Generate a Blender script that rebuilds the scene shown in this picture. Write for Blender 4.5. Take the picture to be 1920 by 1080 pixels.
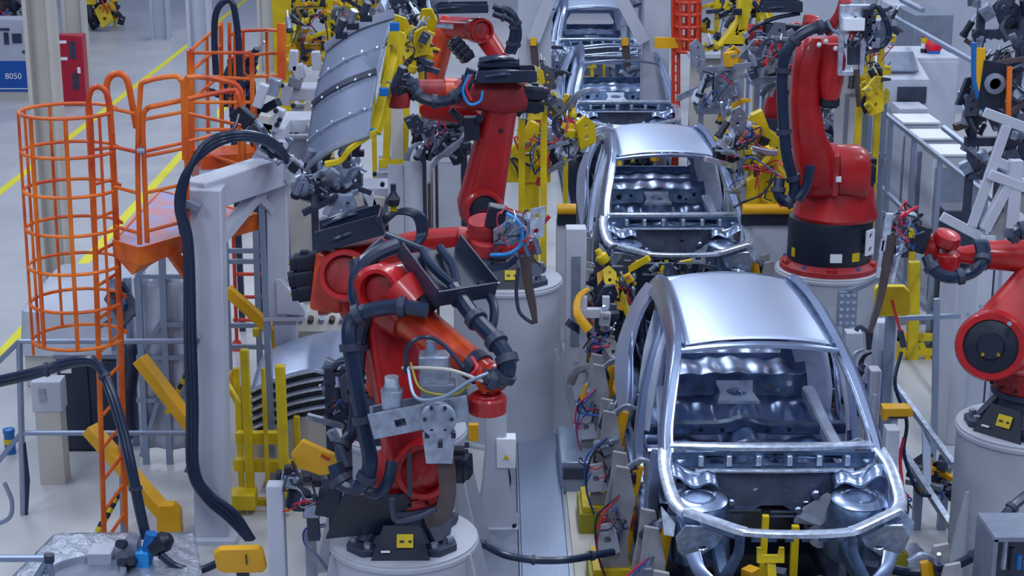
import bpy, bmesh, math, random
from mathutils import Vector as V, Matrix
from mathutils.geometry import tessellate_polygon
for o in list(bpy.data.objects): bpy.data.objects.remove(o)
SC = bpy.context.scene; COL = SC.collection
# ---------------- camera, world, lights, exposure ----------------
F = 3200.0; PITCH = math.atan(907/F); YAW = math.atan(30*math.cos(PITCH)/F); CZ = 5.8
cd = bpy.data.cameras.new('camera'); cam = bpy.data.objects.new('camera', cd); COL.objects.link(cam)
cd.sensor_width = 36; cd.lens = 36*F/1920; cd.clip_end = 300
cam.location = (0, 0, CZ); cam.rotation_euler = (math.pi/2-PITCH, 0, -YAW); SC.camera = cam
RM = Matrix.Rotation(-YAW, 3, 'Z') @ Matrix.Rotation(math.pi/2-PITCH, 3, 'X')
def ray(px, py): return RM @ V(((px-960)/F, -(py-540)/F, -1))
def Q(px, py, Y):
    d = ray(px, py); return V((0, 0, CZ)) + d*(Y/d.y)
def G(px, py, z=0):
    d = ray(px, py); return V((0, 0, CZ)) + d*((z-CZ)/d.z)
SC.view_settings.view_transform = 'Standard'; SC.view_settings.look = 'None'
SC.view_settings.exposure = -0.08; SC.view_settings.gamma = 1
w = bpy.data.worlds.new('world'); SC.world = w; w.use_nodes = True
nt = w.node_tree; bg = nt.nodes['Background']
tc = nt.nodes.new('ShaderNodeTexCoord'); sx = nt.nodes.new('ShaderNodeSeparateXYZ'); cr = nt.nodes.new('ShaderNodeValToRGB')
nt.links.new(tc.outputs['Generated'], sx.inputs[0]); nt.links.new(sx.outputs['Z'], cr.inputs[0]); nt.links.new(cr.outputs[0], bg.inputs[0])
e = cr.color_ramp.elements
e[0].position = 0.0; e[0].color = (0.05, 0.08, 0.2, 1); e[1].position = 1.0; e[1].color = (0.42, 0.5, 0.75, 1)
for p, c in ((0.12, (0.10, 0.15, 0.33, 1)), (0.35, (0.30, 0.38, 0.62, 1))):
    n = e.new(p); n.color = c
bg.inputs[1].default_value = 0.62
def area(name, loc, sx_, sy_, power, col, rot=(0, 0, 0)):
    l = bpy.data.lights.new(name, 'AREA'); l.shape = 'RECTANGLE'; l.size = sx_; l.size_y = sy_; l.energy = power; l.color = col
    o = bpy.data.objects.new(name, l); o.location = loc; o.rotation_euler = rot; COL.objects.link(o)
for i, y in enumerate((3, 12, 21, 31, 42)):                # rows of long ceiling lamps over the hall
    for j, x in enumerate((-7, 1.5, 9)):
        area('hall_lamp', (x, y, 9.5 if y < 30 else 10), 0.9, 5.0, 330 if y > 5 else 430, (0.80, 0.89, 1.0))
# ---------------- materials ----------------
M = {}
def mat(name, col, rough=0.5, metal=0.0, noise=0.0, nscale=8.0, bump=0.0, col2=None, coat=0.0, emit=None):
    m = bpy.data.materials.new(name); m.use_nodes = True; t = m.node_tree; b = t.nodes['Principled BSDF']
    b.inputs['Base Color'].default_value = (*col, 1); b.inputs['Roughness'].default_value = rough
    b.inputs['Metallic'].default_value = metal; b.inputs['Coat Weight'].default_value = coat
    if noise or bump:
        c = t.nodes.new('ShaderNodeTexCoord'); n = t.nodes.new('ShaderNodeTexNoise'); n.inputs['Scale'].default_value = nscale
        n.inputs['Detail'].default_value = 5; t.links.new(c.outputs['Object'], n.inputs['Vector'])
        if noise:
            r = t.nodes.new('ShaderNodeValToRGB'); c2 = col2 or tuple(v*(1-noise) for v in col)
            r.color_ramp.elements[0].position = 0.35; r.color_ramp.elements[0].color = (*c2, 1)
            r.color_ramp.elements[1].position = 0.65; r.color_ramp.elements[1].color = (*col, 1)
            t.links.new(n.outputs[0], r.inputs[0]); t.links.new(r.outputs[0], b.inputs['Base Color'])
        if bump:
            bp = t.nodes.new('ShaderNodeBump'); bp.inputs['Strength'].default_value = bump; bp.inputs['Distance'].default_value = 0.02
            t.links.new(n.outputs[0], bp.inputs['Height']); t.links.new(bp.outputs[0], b.inputs['Normal'])
    if emit:
        b.inputs['Emission Color'].default_value = (*emit, 1); b.inputs['Emission Strength'].default_value = 1.0
    M[name] = m; return m
mat('red', (0.50, 0.010, 0.012), 0.38, noise=0.35, nscale=3, coat=0.25)
mat('red_worn', (0.42, 0.025, 0.03), 0.5, noise=0.4, nscale=9)
mat('red_lit_orange', (0.80, 0.10, 0.012), 0.35, noise=0.4, nscale=4, col2=(0.5, 0.02, 0.01), coat=0.3)  # robot red shifted to orange, coloured light put into the paint
mat('orange', (0.84, 0.19, 0.008), 0.45, noise=0.3, nscale=2, col2=(0.55, 0.055, 0.008))
mat('cage_red', (0.60, 0.045, 0.015), 0.5)
mat('yellow', (0.72, 0.52, 0.005), 0.45, noise=0.25, nscale=5)
mat('amber', (0.80, 0.40, 0.005), 0.42, noise=0.12, nscale=4)
mat('olive', (0.34, 0.30, 0.015), 0.5, noise=0.3, nscale=5)
mat('white', (0.50, 0.53, 0.62), 0.5, noise=0.10, nscale=2)
mat('white_dirty', (0.36, 0.37, 0.41), 0.55, noise=0.25, nscale=4, col2=(0.24, 0.23, 0.24))
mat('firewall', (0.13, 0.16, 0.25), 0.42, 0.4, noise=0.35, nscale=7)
mat('cream', (0.55, 0.52, 0.48), 0.55, noise=0.1, nscale=2)
mat('pedestal', (0.43, 0.45, 0.52), 0.5, noise=0.12, nscale=2.5, col2=(0.36, 0.38, 0.44))
mat('grey', (0.20, 0.23, 0.31), 0.5, noise=0.2)
mat('rail', (0.26, 0.32, 0.44), 0.35, 0.5)
mat('dark', (0.035, 0.045, 0.085), 0.5, noise=0.3)
mat('black', (0.008, 0.013, 0.03), 0.42)
mat('tray', (0.018, 0.028, 0.06), 0.38, noise=0.3, nscale=6)
mat('hose', (0.010, 0.022, 0.055), 0.3)
mat('steel', (0.42, 0.52, 0.74), 0.28, 0.95, noise=0.3, nscale=5, bump=0.04)
mat('side_steel', (0.40, 0.49, 0.70), 0.26, 0.9)
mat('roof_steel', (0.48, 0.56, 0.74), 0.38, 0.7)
mat('steel_white_reflect', (0.66, 0.73, 0.88), 0.38, 0.35, noise=0.2, nscale=9)  # body steel paled, reflection of white surroundings put into its colour
mat('bright_steel', (0.75, 0.84, 1.0), 0.30, 0.75, noise=0.35, nscale=22, bump=0.1)
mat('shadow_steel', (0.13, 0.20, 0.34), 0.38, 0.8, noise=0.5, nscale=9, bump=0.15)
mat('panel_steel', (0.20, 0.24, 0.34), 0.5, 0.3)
mat('machined', (0.38, 0.44, 0.56), 0.38, 0.65, noise=0.35, nscale=14)
mat('brown', (0.085, 0.06, 0.062), 0.55, noise=0.4, nscale=6)
mat('blue', (0.005, 0.13, 0.42), 0.4)
mat('light_blue', (0.01, 0.28, 0.72), 0.4)
mat('sign_blue', (0.002, 0.08, 0.38), 0.5)
mat('print_white', (0.75, 0.78, 0.85), 0.5)
mat('red_wire', (0.55, 0.02, 0.05), 0.4)
mat('blue_wire', (0.02, 0.08, 0.35), 0.4)
mat('foil', (0.55, 0.60, 0.70), 0.35, 0.7, noise=0.3, nscale=30, bump=0.6)
mat('cabinet_red', (0.40, 0.006, 0.03), 0.35)
mat('line_yellow', (0.80, 0.72, 0.01), 0.5)
mat('lamp_red', (0.6, 0.0, 0.02), 0.3)
mat('lens', (0.02, 0.02, 0.03), 0.1)
def floor_mat():
    m = bpy.data.materials.new('floor_paint'); m.use_nodes = True; t = m.node_tree; b = t.nodes['Principled BSDF']
    c = t.nodes.new('ShaderNodeTexCoord'); n = t.nodes.new('ShaderNodeTexNoise'); n.inputs['Scale'].default_value = 0.5; n.inputs['Detail'].default_value = 8
    r = t.nodes.new('ShaderNodeValToRGB'); r.color_ramp.elements[0].position = 0.3; r.color_ramp.elements[0].color = (0.43, 0.43, 0.45, 1)
    r.color_ramp.elements[1].position = 0.7; r.color_ramp.elements[1].color = (0.54, 0.54, 0.55, 1)
    t.links.new(c.outputs['Object'], n.inputs[0]); t.links.new(n.outputs[0], r.inputs[0]); t.links.new(r.outputs[0], b.inputs['Base Color'])
    b.inputs['Roughness'].default_value = 0.28
    n2 = t.nodes.new('ShaderNodeTexNoise'); n2.inputs['Scale'].default_value = 3; t.links.new(c.outputs['Object'], n2.inputs[0])
    mr = t.nodes.new('ShaderNodeMapRange'); mr.inputs['To Min'].default_value = 0.2; mr.inputs['To Max'].default_value = 0.45
    t.links.new(n2.outputs[0], mr.inputs[0]); t.links.new(mr.outputs[0], b.inputs['Roughness']); M['floor'] = m
floor_mat()
def diamond_mat():
    m = bpy.data.materials.new('diamond_plate'); m.use_nodes = True; t = m.node_tree; b = t.nodes['Principled BSDF']
    b.inputs['Base Color'].default_value = (0.42, 0.49, 0.63, 1); b.inputs['Metallic'].default_value = 0.5; b.inputs['Roughness'].default_value = 0.4
    c = t.nodes.new('ShaderNodeTexCoord'); mp = t.nodes.new('ShaderNodeMapping'); mp.inputs['Scale'].default_value = (15, 15, 15); mp.inputs['Rotation'].default_value = (0, 0, 0.78)
    ck = t.nodes.new('ShaderNodeTexBrick'); ck.inputs['Scale'].default_value = 1; ck.inputs['Color1'].default_value = (1, 1, 1, 1); ck.inputs['Color2'].default_value = (.6, .6, .6, 1); ck.inputs['Mortar'].default_value = (0, 0, 0, 1); ck.inputs['Mortar Size'].default_value = 0.09
    mx = t.nodes.new('ShaderNodeMix'); mx.data_type = 'RGBA'; mx.inputs['A'].default_value = (0.26, 0.32, 0.45, 1); mx.inputs['B'].default_value = (0.46, 0.53, 0.67, 1)
    t.links.new(ck.outputs['Color'], mx.inputs['Factor']); t.links.new(mx.outputs['Result'], b.inputs['Base Color'])
    t.links.new(c.outputs['Object'], mp.inputs[0]); t.links.new(mp.outputs[0], ck.inputs[0])
    bp = t.nodes.new('ShaderNodeBump'); bp.inputs['Strength'].default_value = 0.9; bp.inputs['Distance'].default_value = 0.01
    t.links.new(ck.outputs['Color'], bp.inputs['Height']); t.links.new(bp.outputs[0], b.inputs['Normal']); M['diamond'] = m
diamond_mat()
# ---------------- mesh helpers ----------------
OFF = {}
def frame(d, up=None):
    d = V(d).normalized(); u = V(up) if up is not None else V((0, 0, 1))
    if abs(d.dot(u.normalized())) > 0.98: u = V((0, 1, 0)) if abs(d.y) < 0.9 else V((1, 0, 0))
    x = u.cross(d).normalized(); return x, d.cross(x).normalized(), d
def smoothpts(pts, n=5):
    pts = [V(p) for p in pts]
    if len(pts) < 3 or n < 2: return pts
    P = [pts[0]*2-pts[1]] + pts + [pts[-1]*2-pts[-2]]; out = []
    for i in range(1, len(P)-2):
        a, b, c, d = P[i-1:i+3]
        for k in range(n):
            t = k/n; out.append(0.5*((2*b)+(c-a)*t+(2*a-5*b+4*c-d)*t*t+(3*b-3*c+d-a)*t**3))
    out.append(pts[-1]); return out
class MB:
    def __init__(s): s.v = []; s.f = []
    def add(s, vs, fs):
        k = len(s.v); s.v += [V(q) for q in vs]; s.f += [tuple(i+k for i in q) for q in fs]; return s
    def box(s, c, sz, R=None):
        c = V(c); a, b, d = sz[0]/2, sz[1]/2, sz[2]/2
        vs = [V((x*a, y*b, z*d)) for z in (-1, 1) for y in (-1, 1) for x in (-1, 1)]
        if R is not None: vs = [R @ q for q in vs]
        return s.add([c+q for q in vs], [(0, 2, 3, 1), (4, 5, 7, 6), (0, 1, 5, 4), (2, 6, 7, 3), (0, 4, 6, 2), (1, 3, 7, 5)])
    def beam(s, p, q, w, h=None, up=None):      # box bar from p to q
        h = h or w; p = V(p); q = V(q); x, y, d = frame(q-p, up)
        vs = [o+x*(a*w/2)+y*(b*h/2) for o in (p, q) for a, b in ((-1, -1), (1, -1), (1, 1), (-1, 1))]
        return s.add(vs, [(0, 3, 2, 1), (4, 5, 6, 7), (0, 1, 5, 4), (1, 2, 6, 5), (2, 3, 7, 6), (3, 0, 4, 7)])
    def bar(s, pts, w, h, up=(0, 0, 1), n=4):   # swept rectangular section
        P = smoothpts(pts, n); k = len(P); W = w if isinstance(w, (list, tuple)) else [w]; H = h if isinstance(h, (list, tuple)) else [h]
        def L(A, t):
            if len(A) == 1: return A[0]
            u = t*(len(A)-1); i = min(int(u), len(A)-2); return A[i]+(A[i+1]-A[i])*(u-i)
        vs = []; fs = []
        for i, p in enumerate(P):
            d = (P[min(i+1, k-1)]-P[max(i-1, 0)]); x, y, d = frame(d, up); t = i/(k-1); ww = L(W, t)/2; hh = L(H, t)/2
            vs += [p+x*a*ww+y*b*hh for a, b in ((-1, -.7), (-.7, -1), (.7, -1), (1, -.7), (1, .7), (.7, 1), (-.7, 1), (-1, .7))]
        for i in range(k-1):
            for j in range(8): a = i*8+j; b = i*8+(j+1) % 8; fs.append((a, b, b+8, a+8))
        fs += [tuple(reversed(range(8))), tuple(range((k-1)*8, k*8))]
        return s.add(vs, fs)
    def cyl(s, p, q, r0, r1=None, n=16, cap=True):
        r1 = r0 if r1 is None else r1; p = V(p); q = V(q); x, y, d = frame(q-p); vs = []
        for o, r in ((p, r0), (q, r1)): vs += [o+x*r*math.cos(2*math.pi*i/n)+y*r*math.sin(2*math.pi*i/n) for i in range(n)]
        fs = [(i, (i+1) % n, n+(i+1) % n, n+i) for i in range(n)]
        if cap: fs += [tuple(reversed(range(n))), tuple(range(n, 2*n))]
        return s.add(vs, fs)
    def tube(s, pts, r, n=8, sm=5):
        P = smoothpts(pts, sm); k = len(P); vs = []; fs = []; R = r if isinstance(r, (list, tuple)) else None
        prev = None
        for i, p in enumerate(P):
            d = (P[min(i+1, k-1)]-P[max(i-1, 0)]).normalized()
            if prev is None: x, y, _ = frame(d)
            else:
                x = prev-d*prev.dot(d)
                x = x.normalized() if x.length > 1e-5 else frame(d)[0]; y = d.cross(x)
            prev = x; rr = r if R is None else R[0]+(R[1]-R[0])*i/(k-1)
            vs += [p+x*rr*math.cos(2*math.pi*j/n)+y*rr*math.sin(2*math.pi*j/n) for j in range(n)]
        for i in range(k-1):
            for j in range(n): a = i*n+j; b = i*n+(j+1) % n; fs.append((a, b, b+n, a+n))
        fs += [tuple(reversed(range(n))), tuple(range((k-1)*n, k*n))]
        return s.add(vs, fs)
    def lathe(s, prof, o, axis=(0, 0, 1), n=28):  # prof: (r, h)
        o = V(o); x, y, d = frame(axis); vs = []; fs = []; k = len(prof)
        for r, h in prof: vs += [o+d*h+x*r*math.cos(2*math.pi*j/n)+y*r*math.sin(2*math.pi*j/n) for j in range(n)]
        for i in range(k-1):
            for j in range(n): a = i*n+j; b = i*n+(j+1) % n; fs.append((a, b, b+n, a+n))
        fs += [tuple(reversed(range(n))), tuple(range((k-1)*n, k*n))]
        return s.add(vs, fs)
    def loft(s, secs, n=20, e=0.55):             # secs: (centre, ux, uy, a, b); superellipse sections
        vs = []; fs = []; k = len(secs)
        for c, ux, uy, a, b in secs:
            for j in range(n):
                t = 2*math.pi*j/n; ct, st = math.cos(t), math.sin(t)
                vs.append(V(c)+V(ux)*a*math.copysign(abs(ct)**e, ct)+V(uy)*b*math.copysign(abs(st)**e, st))
        for i in range(k-1):
            for j in range(n): p = i*n+j; q = i*n+(j+1) % n; fs.append((p, q, q+n, p+n))
        fs += [tuple(reversed(range(n))), tuple(range((k-1)*n, k*n))]
        return s.add(vs, fs)
    def grid(s, fn, nu, nv):
        vs = [V(fn(i/nu, j/nv)) for i in range(nu+1) for j in range(nv+1)]
        return s.add(vs, [(i*(nv+1)+j, (i+1)*(nv+1)+j, (i+1)*(nv+1)+j+1, i*(nv+1)+j+1) for i in range(nu) for j in range(nv)])
    def plate(s, o, ux, uy, out, holes=(), t=0.01):  # flat plate with holes; thickness centred
        o = V(o); ux = V(ux).normalized(); uy = V(uy).normalized(); nn = ux.cross(uy).normalized()
        loops = [out]+list(holes); flat = [q for l in loops for q in l]; N = len(flat)
        tri = tessellate_polygon([[V((a, b, 0)) for a, b in l] for l in loops])
        vs = [o+ux*a+uy*b+nn*t/2 for a, b in flat]+[o+ux*a+uy*b-nn*t/2 for a, b in flat]
        fs = []
        for a, b, c in tri: fs += [(a, b, c), (c+N, b+N, a+N)]
        k = 0
        for l in loops:
            m = len(l)
            for i in range(m): a = k+i; b = k+(i+1) % m; fs.append((a, a+N, b+N, b))
            k += m
        return s.add(vs, fs)
    def build(s, name, m, parent=None, ang=35, bev=0, solid=0, root=None):
        off = OFF.get(parent.name, V((0, 0, 0))) if parent else (V(root) if root is not None else V((0, 0, 0)))
        me = bpy.data.meshes.new(name); me.from_pydata([v-off for v in s.v], [], s.f); me.validate(); me.update()
        me.materials.append(M[m] if isinstance(m, str) else m)
        me.polygons.foreach_set('use_smooth', [True]*len(me.polygons))
        pass
        b = bmesh.new(); b.from_mesh(me); bmesh.ops.recalc_face_normals(b, faces=b.faces); b.to_mesh(me); b.free()
        me.set_sharp_from_angle(angle=math.radians(ang))
        o = bpy.data.objects.new(name, me); COL.objects.link(o); OFF[o.name] = off
        if parent: o.parent = parent
        else: o.location = off
        if solid: q = o.modifiers.new('s', 'SOLIDIFY'); q.thickness = solid; q.offset = 0
        if bev:
            q = o.modifiers.new('b', 'BEVEL'); q.width = bev; q.segments = 2; q.limit_method = 'ANGLE'
        return o
def T(name, label, cat, loc=(0, 0, 0), group=None):
    o = bpy.data.objects.new(name, None); COL.objects.link(o); o.location = V(loc); o.empty_display_size = 0.1
    OFF[o.name] = V(loc); o['label'] = label; o['category'] = cat
    if group: o['group'] = group
    return o
def tag(o, label, cat, group=None, kind=None):
    o['label'] = label; o['category'] = cat
    if group: o['group'] = group
    if kind: o['kind'] = kind
    return o
def struct(o): o['kind'] = 'structure'; return o
def dup(root, loc, label):
    r = root.copy(); COL.objects.link(r); r.location = loc; r['label'] = label
    def rec(a, b):
        for ch in a.children:
            c = ch.copy(); COL.objects.link(c); c.parent = b; rec(ch, c)
    rec(root, r); return r
def circ(cx, cy, r, n=14, ry=None): return [(cx+r*math.cos(2*math.pi*i/n), cy+(ry or r)*math.sin(2*math.pi*i/n)) for i in range(n)]
def rect(cx, cy, w, h): return [(cx-w/2, cy-h/2), (cx+w/2, cy-h/2), (cx+w/2, cy+h/2), (cx-w/2, cy+h/2)]
def text_part(name, s, m, parent, loc, size, rot):
    c = bpy.data.curves.new(name, 'FONT'); c.body = s; c.size = size; c.extrude = 0.004; c.align_x = 'CENTER'; c.align_y = 'CENTER'
    t = bpy.data.objects.new(name+'_c', c); me = bpy.data.meshes.new_from_object(t); bpy.data.objects.remove(t)
    me.materials.clear(); me.materials.append(M[m]); o = bpy.data.objects.new(name, me); COL.objects.link(o)
    o.parent = parent; o.location = V(loc)-OFF[parent.name]; o.rotation_euler = rot; return o
# ---------------- hall shell ----------------
struct(MB().box((0, 32, -0.05), (46, 74, 0.1)).build('floor', 'floor'))
def stripe(name, x, y0, y1, w): struct(MB().box((x, (y0+y1)/2, 0.003), (w, y1-y0, 0.006)).build(name, 'line_yellow'))
def gx(px, py): return G(px, py, 0)
stripe('trim_1', gx(160, 235).x, 14, 66, 0.13)
stripe('trim_2', gx(75, 585).x, 9, 66, 0.15)
stripe('trim_3', gx(45, 745).x, 9, 15.2, 0.16)
def column(name, label, px, py, wpx, top, m='white', dep=0.3):
    c = gx(px, py); s = F/((c-V((0, 0, CZ))).length)
    w_ = wpx/s; t = T(name, label, 'column', c)
    b = MB(); b.box((c.x-w_*0.42, c.y, top/2), (w_*0.16, dep, top)); b.box((c.x+w_*0.42, c.y, top/2), (w_*0.16, dep, top)); b.box((c.x, c.y+dep*0.2, top/2), (w_*0.8, dep*0.5, top)); b.build('shaft', m, t, bev=0.005)
    MB().box((c.x, c.y, 0.015), (w_*1.4, dep*1.5, 0.03)).build('base_plate', m, t)
    return t
column('hall_column', 'tall cream building column standing behind the orange ladder cage', 122, 655, 48, 6.2, 'cream')
column('hall_column', 'cream building column directly behind the red fire cabinet', 150, 176, 40, 6.2, 'cream')
column('hall_column', 'distant white building column with a small panel on its face, in the aisle', 303, 76, 34, 6, 'white')
column('hall_column', 'white building column rising through the back orange stair rails', 388, 322, 42, 6, 'white')
column('hall_column', 'wide cream column beside the tall yellow post at the back', 505, 135, 34, 6, 'cream')
column('hall_column', 'white building column in the far right background next to the white cabinets', 1620, 215, 30, 6, 'white')
# ---------------- car bodies ----------------
def car(roof, label, Y0, seed=1, X0=1.96, Z0=0.66):
    rng = random.Random(seed); O = V((X0, Y0, Z0))
    t = T('bare_car', label, 'car', O, 'bare metal car bodies on the line')
    P = lambda x, y, z: O+V((x, y, z))
    def part(b, name, m, par=None, **k): return b.build(name, m, par or t, **k)
    # roof skin
    def zr(y): return 1.30-0.045*((y-2.75)/0.95)**2
    def roof_fn(u, v):
        y = 1.93+1.95*v; hw = (0.555-0.045*v); x = (u*2-1)*hw
        z = zr(y)-0.05*abs(u*2-1)**2.4+0.02
        return P(x, y, z)
    if roof:
        r = part(MB().grid(roof_fn, 24, 24), 'roof_panel', 'roof_steel', solid=0.006, ang=60)
        for sgn in (-1, 1):
            part(MB().bar([P(sgn*(0.565-0.045*v), 1.93+1.95*v, zr(1.93+1.95*v)-0.028) for v in (0, .25, .5, .75, 1)], 0.02, 0.03), 'roof_channel', 'shadow_steel', r)
    # cross headers
    part(MB().bar([P(-.58, 1.90, 1.21), P(-.3, 1.87, 1.25), P(0, 1.86, 1.265), P(.3, 1.87, 1.25), P(.58, 1.90, 1.21)], 0.10, 0.035), 'front_header', 'steel')
    part(MB().bar([P(-.56, 3.86, 1.20), P(0, 3.92, 1.24), P(.56, 3.86, 1.20)], 0.12, 0.04), 'rear_header', 'steel')
    if not roof:
        for y in (2.5, 3.2):
            part(MB().bar([P(-.56, y, 1.26), P(0, y, 1.30), P(.56, y, 1.26)], 0.07, 0.02), 'roof_bow', 'bright_steel')
    for s in (-1, 1):
        # outer side ring: windscreen pillar, roof rail, rear pillar
        rail = MB().bar([P(s*.775, 1.10, .66), P(s*.755, 1.30, .80), P(s*.695, 1.60, 1.03), P(s*.635, 1.92, 1.20), P(s*.615, 2.3, 1.26), P(s*.605, 2.8, 1.285), P(s*.60, 3.3, 1.26), P(s*.605, 3.7, 1.20), P(s*.66, 4.0, 1.04), P(s*.74, 4.2, .80)],
                        [.095, .095, .10, .12, .14, .16, .18, .22, .28, .28], [.06, .06, .065, .07, .07, .07, .07, .07, .07, .06], up=(s*.8, 0, .6), n=5)
        part(rail, 'roof_rail', 'side_steel', ang=50)
        part(MB().bar([P(s*.715, 1.12, .68), P(s*.70, 1.32, .80), P(s*.64, 1.62, 1.02), P(s*.585, 1.92, 1.18)], .02, .045, n=4), 'pillar_flange', 'bright_steel')
        # centre pillar
        part(MB().bar([P(s*.655, 2.62, 1.20), P(s*.735, 2.52, .98), P(s*.80, 2.44, .72), P(s*.84, 2.38, .42), P(s*.85, 2.34, .20), P(s*.85, 2.32, .08)], [.08, .09, .12, .18, .24, .36], [.05, .06, .07, .07, .07, .07], up=(s, 0, 0.2)), 'centre_pillar', 'side_steel', ang=50)
        part(MB().bar([P(s*.635, 2.56, 1.18), P(s*.71, 2.46, .96), P(s*.775, 2.38, .70), P(s*.81, 2.32, .42)], [.13, .15, .16, .14], .02, up=(s, -.5, 0)), 'pillar_inner_plate', 'steel_white_reflect')
        # hinge pillar + rocker
        part(MB().bar([P(s*.80, 1.22, .66), P(s*.84, 1.20, .40), P(s*.85, 1.22, .10)], [.13, .16, .2], .10, up=(s, 0, 0)), 'hinge_pillar', 'steel')
        part(MB().bar([P(s*.86, 1.15, .06), P(s*.87, 2.0, .05), P(s*.87, 3.15, .06)], .10, .14), 'rocker', 'steel')
        for k in range(4): pass
        # rear quarter panel with wheel arch
        def quarter(u, v):
            y = 3.02+1.25*v
            dy = (y-3.62)/.40
            zb = .34*math.sqrt(max(0, 1-dy*dy))+.08 if abs(dy) < 1 else .08
            zt = .86+.03*math.sin(v*3.14)
            if v < .22: zt = .30+.56*(v/.22)**.8
            z = zb+(zt-zb)*u
            x = .885-.05*u*u-.06*v*v+.02*math.sin(u*3.14)
            return P(s*x, y, z)
        part(MB().grid(quarter, 10, 26), 'quarter_panel', 'side_steel', solid=.008, ang=60)
        part(MB().bar([P(s*.64, 3.72, 1.20), P(s*.76, 3.66, 1.02), P(s*.87, 3.48, .78), P(s*.91, 3.26, .48), P(s*.89, 3.08, .14)], [.20, .26, .30, .24, .12], .05, up=(s, -.3, .3)), 'rear_pillar', 'roof_steel', ang=50)
        # rear wheelhouse
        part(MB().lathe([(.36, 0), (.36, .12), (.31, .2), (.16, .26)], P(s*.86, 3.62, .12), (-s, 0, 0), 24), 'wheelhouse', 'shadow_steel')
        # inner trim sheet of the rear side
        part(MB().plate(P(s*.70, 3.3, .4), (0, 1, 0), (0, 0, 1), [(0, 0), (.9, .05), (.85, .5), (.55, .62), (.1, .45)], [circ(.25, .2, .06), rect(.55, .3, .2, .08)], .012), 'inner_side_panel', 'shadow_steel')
        part(MB().bar([P(s*.60, 3.05, .48), P(s*.64, 2.5, .38), P(s*.68, 1.9, .32), P(s*.70, 1.4, .34)], .10, .10), 'sill_inner', 'steel_white_reflect')
        part(MB().bar([P(s*.60, 3.26, 1.10), P(s*.66, 3.14, .82), P(s*.70, 3.04, .52), P(s*.71, 2.96, .20)], [.14, .19, .20, .13], .025, up=(-.25*s, -1, .1)), 'rear_pillar_inner', 'steel_white_reflect')
        part(MB().bar([P(s*.52, 3.5, 1.05), P(s*.57, 3.45, .8), P(s*.60, 3.4, .62)], [.10, .14, .10], .025, up=(-.25*s, -1, .1)), 'rear_pillar_inner', 'steel_white_reflect')
    # floor pan with tunnel, ribs
    def fl(u, v):
        x = (u*2-1)*.80; y = 1.36+1.84*v; z = .20+.20*v*v
        if abs(x) < .16: z += .12*math.cos(x/.16*math.pi/2)
        z += .010*math.sin(x*38)*(.5+.5*math.sin(y*9))+.035*math.exp(-((abs(x)-.5)/.12)**2)*math.sin(y*11)
        return P(x, y, z)
    part(MB().grid(fl, 48, 24), 'floor_pan', 'steel', solid=.006, ang=50)
    for y, zz in ((1.78, .28), (2.12, .31), (2.50, .37)):
        part(MB().bar([P(-.8, y, zz), P(-.2, y, zz), P(0, y, zz+.05), P(.2, y, zz), P(.8, y, zz)], .12, .09, n=3), 'cross_member', 'shadow_steel' if y != 2.12 else 'steel')
        for x in (-.35, -.18, .18, .35): part(MB().cyl(P(x, y-.062, zz), P(x, y-.058, zz), .02, n=12), 'member_hole', 'black')
    # centre console bracket with an oval opening
    part(MB().plate(P(0, 2.95, .50), (1, 0, 0), (0, .96, .28), [(-.17, -.13), (.17, -.13), (.13, 0), (.15, .16), (-.15, .16), (-.13, 0)], [circ(0, 0, .085, 18, .06)], .03), 'console_bracket', 'steel_white_reflect')
    part(MB().plate(P(0, 3.22, .46), (1, 0, 0), (0, .4, .9), [(-.74, -.11), (.74, -.11), (.72, .10), (-.72, .10)], [circ(-.45, 0, .035), circ(-.3, .02, .02), circ(.3, 0, .03), circ(.48, .03, .025), circ(.38, -.03, .015)], .015), 'seat_riser', 'shadow_steel')
    def rear(u, v):
        x = (u*2-1)*.74; y = 3.27+.9*v; z = .55+.008*math.sin(x*31)+.012*math.sin(y*14)*math.cos(x*9)
        return P(x, y, z)
    part(MB().grid(rear, 40, 20), 'boot_floor', 'steel', solid=.006, ang=50)
    part(MB().plate(P(0, 3.78, .70), (1, 0, 0), (0, .12, .99), [(-.70, -.34), (.70, -.34), (.66, .1), (.56, .30), (-.56, .30), (-.66, .1)], [[(-.48, -.12), (.48, -.12), (.50, .06), (.40, .22), (-.40, .22), (-.50, .06)]], .03), 'rear_ring', 'steel')
    part(MB().plate(P(0, 4.24, .52), (1, 0, 0), (0, 0, 1), [(-.78, -.35), (.78, -.35), (.76, .3), (.5, .12), (-.5, .12), (-.76, .3)], [circ(-.3, -.1, .05), circ(.3, -.1, .05)], .03), 'tail_panel', 'shadow_steel')
    # dash cross beam, cowl
    part(MB().bar([P(-.74, 1.20, .72), P(-.35, 1.13, .735), P(0, 1.11, .74), P(.35, 1.13, .735), P(.74, 1.20, .72)], .10, .04), 'cowl_beam', 'bright_steel')
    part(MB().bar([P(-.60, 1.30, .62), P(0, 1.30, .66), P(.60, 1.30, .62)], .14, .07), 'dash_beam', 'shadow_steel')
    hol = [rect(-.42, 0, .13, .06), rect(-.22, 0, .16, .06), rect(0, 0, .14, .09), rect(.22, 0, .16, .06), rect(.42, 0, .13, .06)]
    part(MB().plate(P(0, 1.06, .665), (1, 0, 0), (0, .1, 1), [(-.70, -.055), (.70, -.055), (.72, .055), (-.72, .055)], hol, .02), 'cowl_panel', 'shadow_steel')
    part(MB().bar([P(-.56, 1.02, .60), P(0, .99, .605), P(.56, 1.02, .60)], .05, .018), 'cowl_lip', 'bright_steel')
    for x in (-.52, -.32, -.11, .11, .32, .52): part(MB().box(P(x, 1.035, .665), (.035, .03, .075)), 'cowl_bracket', 'bright_steel', bev=.004)
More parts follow.
